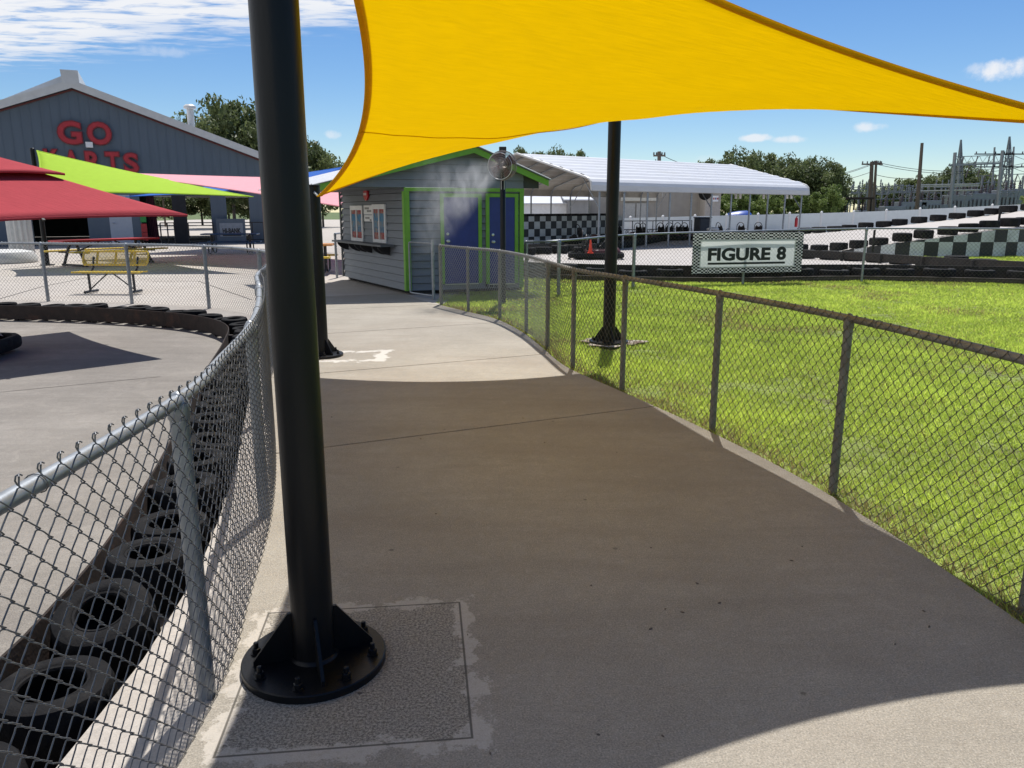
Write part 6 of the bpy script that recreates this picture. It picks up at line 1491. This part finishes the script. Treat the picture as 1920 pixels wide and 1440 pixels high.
lattice('steel lattice tower with a pointed top at the left of the substation', 1798, 380, 262, 112, 1.5)
lattice('taller steel lattice tower with a pointed top in the substation', 1889, 380, 256, 110, 1.8)
def portal(label, u0, u1, Y, vt, vb_, m=m_steel, v0=385, r_=.3, truss=True, lean=4, vtops=None):
    root = thing('gantry', label, 'gantry', tuple(AT(u0, 400, Y)))
    for u, vt2 in zip((u0, u1), vtops or (vt, vt)):
        a, c = AT(u, v0, Y), AT(u + lean, vt2, Y); b = MB(); b.tube([(a.x, a.y, -.36), tuple(c)], [r_, r_ * .8], 10); b.build('column', m, root, smooth=True)
    a, c = AT(u0 - 4, vb_, Y), AT(u1 + 6, vb_ - 4, Y)
    if truss:
        for dz_ in (0, -.9): b = MB(); b.bar(a + Vector((0, 0, dz_)), c + Vector((0, 0, dz_)), .09, .09); b.build('beam', m, root)
        b = MB(); n_ = 14
        for k_ in range(n_): q0, q1 = a.lerp(c, k_ / n_), a.lerp(c, (k_ + 1) / n_); b.bar(q0 - Vector((0, 0, .9 * (k_ % 2))), q1 - Vector((0, 0, .9 * ((k_ + 1) % 2))), .04, .04)
        b.build('lacing', m, root)
    else: b = MB(); b.bar(a, c, .2, .2); b.build('beam', m, root)
    for f in (.15, .4, .62, .85):
        q = a.lerp(c, f); b = MB(); b.tube([q, q - Vector((.3, 0, 1.5))], .07, 6); b.build('insulator_string', m_insul, root)
    return root
portal('heavy substation gantry on two thick tapered columns', 1783, 1872, 96, 285, 310, r_=.24, truss=False, lean=8, vtops=(286, 282))
portal('truss gantry between the two lattice towers', 1796, 1890, 111, 300, 294, r_=.14)
portal('lower truss gantry at the right of the substation', 1838, 1915, 106, 330, 330, r_=.16)
portal('long low bus gantry along the left of the substation', 1578, 1706, 108, 350, 352, r_=.14, lean=1)
portal('second low bus gantry nearer the white fence', 1590, 1780, 100, 358, 361, r_=.14, lean=1)
for (u, v0, v1, lab) in ((1862, 385, 276, 'twin arm transmission pole left of the taller tower'), (1898, 385, 275, 'twin arm transmission pole right of the taller tower')):
    upole(lab, u - 4, v0, u + 3, v1, 104, .19, .11, ((289, 2.6), (313, 2.6)), m_steel, 'transmission pole')
for k_ in range(3):
    a, c = AT(1724, 347 + (0, 3, 11)[k_], 97), AT(1836, 345 + (0, 3, 11)[k_], 97); b = MB(); b.tube([a, c], .09, 6); b.build('bus_pipe', M('bus_aluminium', (.5, .5, .46), .45, .3), label='pale aluminium bus pipe carried across the substation', cat='pipe', group='bus pipes')
for k_, (u, w_, h_, Y, v) in enumerate(((1650, 2.2, 2.2, 97, 0), (1672, 2.6, 2.4, 95, 0), (1705, 3.2, 2.9, 96, 0), (1738, 2.4, 3.1, 96, 0), (1790, 3.0, 3.8, 100, 0), (1812, 2.4, 4.4, 102, 0), (1835, 3.2, 4.0, 101, 0), (1855, 2.6, 4.2, 103, 0), (1880, 3.0, 4.4, 101, 0), (1905, 3.4, 4.6, 102, 0), (1620, 2.0, 1.9, 96, 0), (1765, 2.2, 2.6, 98, 0))):
    p = AT(u, 400, Y); root = thing('transformer', 'grey transformer cabinet with bushings in the substation yard', 'transformer', (p.x, p.y, -.36), group='substation cabinets')
    b = MB(); b.bbox((0, 0, h_ / 2 + .3), (w_, 1.6, h_ - .3), 0, .05); b.build('tank', m_steel, root, local=True)
    for j in range(6): b = MB(); b.box((-w_ / 2 + w_ * (j + .5) / 6, -.95, h_ * .5 + .2), (w_ / 12, .28, h_ * .6)); b.build('cooling_fin', m_steel, root, local=True)
    for j in range(3): b = MB(); b.lathe([(.12, h_ + .1), (.2, h_ + .3), (.12, h_ + .4), (.2, h_ + .55), (.1, h_ + .7), (.16, h_ + .85), (.05, h_ + 1.2)], 10, (-w_ / 3 + w_ / 3 * j, 0, 0)); b.build('bushing', m_insul, root, local=True, smooth=True)
for k_ in range(26):
    u = 1582 + k_ * 13 + random.uniform(-4, 4); Y = random.uniform(96, 108); p = AT(u, 400, Y); h_ = AT(u, random.uniform(348, 372), Y).z
    b = MB(); b.bar((p.x, p.y, -.36), (p.x, p.y, h_), .12, .12); b.bar((p.x - .9, p.y, h_ - .1), (p.x + .9, p.y, h_ - .1), .1, .1)
    for x in (-.8, 0, .8): b.lathe([(.05, h_ - .05), (.13, h_ + .1), (.06, h_ + .2), (.13, h_ + .35), (.06, h_ + .5), (.12, h_ + .65), (.03, h_ + .9)], 6, (p.x + x, p.y, 0))
    b.build('switch_stand', m_steel, label='thin steel switch stand with three insulators in the substation yard', cat='switch', group='switch stands in the substation')
rk = AT(1585, 392, 84); c2 = AT(1632, 392, 84); rackr = thing('pipe_rack', 'rust red steel canopy frame before the substation', 'canopy', (rk.x, rk.y, -.3))
zr_ = AT(1600, 374, 84).z
for x in np.linspace(0, 1, 4): q = rk.lerp(c2, x); b = MB(); b.bar((q.x, q.y, -.36), (q.x, q.y, zr_), .12, .12); b.build('post', m_rust, rackr)
b = MB(); b.bbox(((rk.x + c2.x) / 2, rk.y + 1, zr_ + .12), ((c2.x - rk.x) * 1.15, 2.6, .22), 0, .03); b.build('roof', m_rust, rackr)
def wire(label, a, c, sag, r_=.03):
    a, c = Vector(a), Vector(c); b = MB(); b.tube([a.lerp(c, t) - Vector((0, 0, 4 * sag * t * (1 - t))) for t in np.linspace(0, 1, 24)], r_, 5); b.build('power_line', m_cable, label=label, cat='cable', group='power lines')
for k_, (a, c, sg_2) in enumerate(((AT(1634, 307, 92), AT(1480, 336, 86), .5), (AT(1634, 309, 92), AT(1470, 341, 86), .5), (AT(1634, 322, 92), AT(1520, 345, 88), .3), (AT(1643, 304, 93), AT(1920, 306, 100), 1.0), (AT(1643, 308, 93), AT(1925, 311, 100), 1.0), (AT(1640, 327, 93), AT(1712, 334, 96), .2), (AT(1236, 288, 80), AT(1330, 312, 86), .4), (AT(1898, 290, 104), AT(1960, 300, 120), .4), (AT(1898, 314, 104), AT(1960, 322, 120), .4))):
    wire('thin dark power line strung between poles near the substation', a, c, sg_2)
# small section of fence between booth and patio
p0 = Vector((-4.42, 19.55)); fp3 = np.array([[*(p0 + Vector((.10, 1.0)) * t)] for t in np.linspace(0, 3.2, 80)])
fence('chain_link_fence', 'short chain link fence running back from the booth window wall', fp3, [tuple(fp3[0]), tuple(fp3[-1])], 1.1, (m_galv, m_wire, None, .03), tuple(fp3[0]), lod=((0, 1e9, 1, 3),), ties=False)
# leaf litter on the walk
for k_ in range(26):
    u, v = random.uniform(620, 1750), random.uniform(760, 1420); p = G(u, v)
    x_r = np.interp(p.y, RF[:, 1], RF[:, 0]);
    if p.x > x_r - .15: continue
    b = MB(); a = random.random() * 6; w_ = random.uniform(.003, .007); b.prism([p + Vector((math.cos(a + q) * w_ * (1.6 if i_ % 2 else .7), math.sin(a + q) * w_ * (1.6 if i_ % 2 else .7), .001)) for i_, q in enumerate((0, 1.57, 3.14, 4.71))], [p + Vector((math.cos(a + q) * w_ * (1.4 if i_ % 2 else .6), math.sin(a + q) * w_ * (1.4 if i_ % 2 else .6), .005)) for i_, q in enumerate((0, 1.57, 3.14, 4.71))])
    b.build('dead_leaf', m_bark, label='tiny dark dead leaf lying on the shaded walk', cat='leaf', group='leaves on the walk')
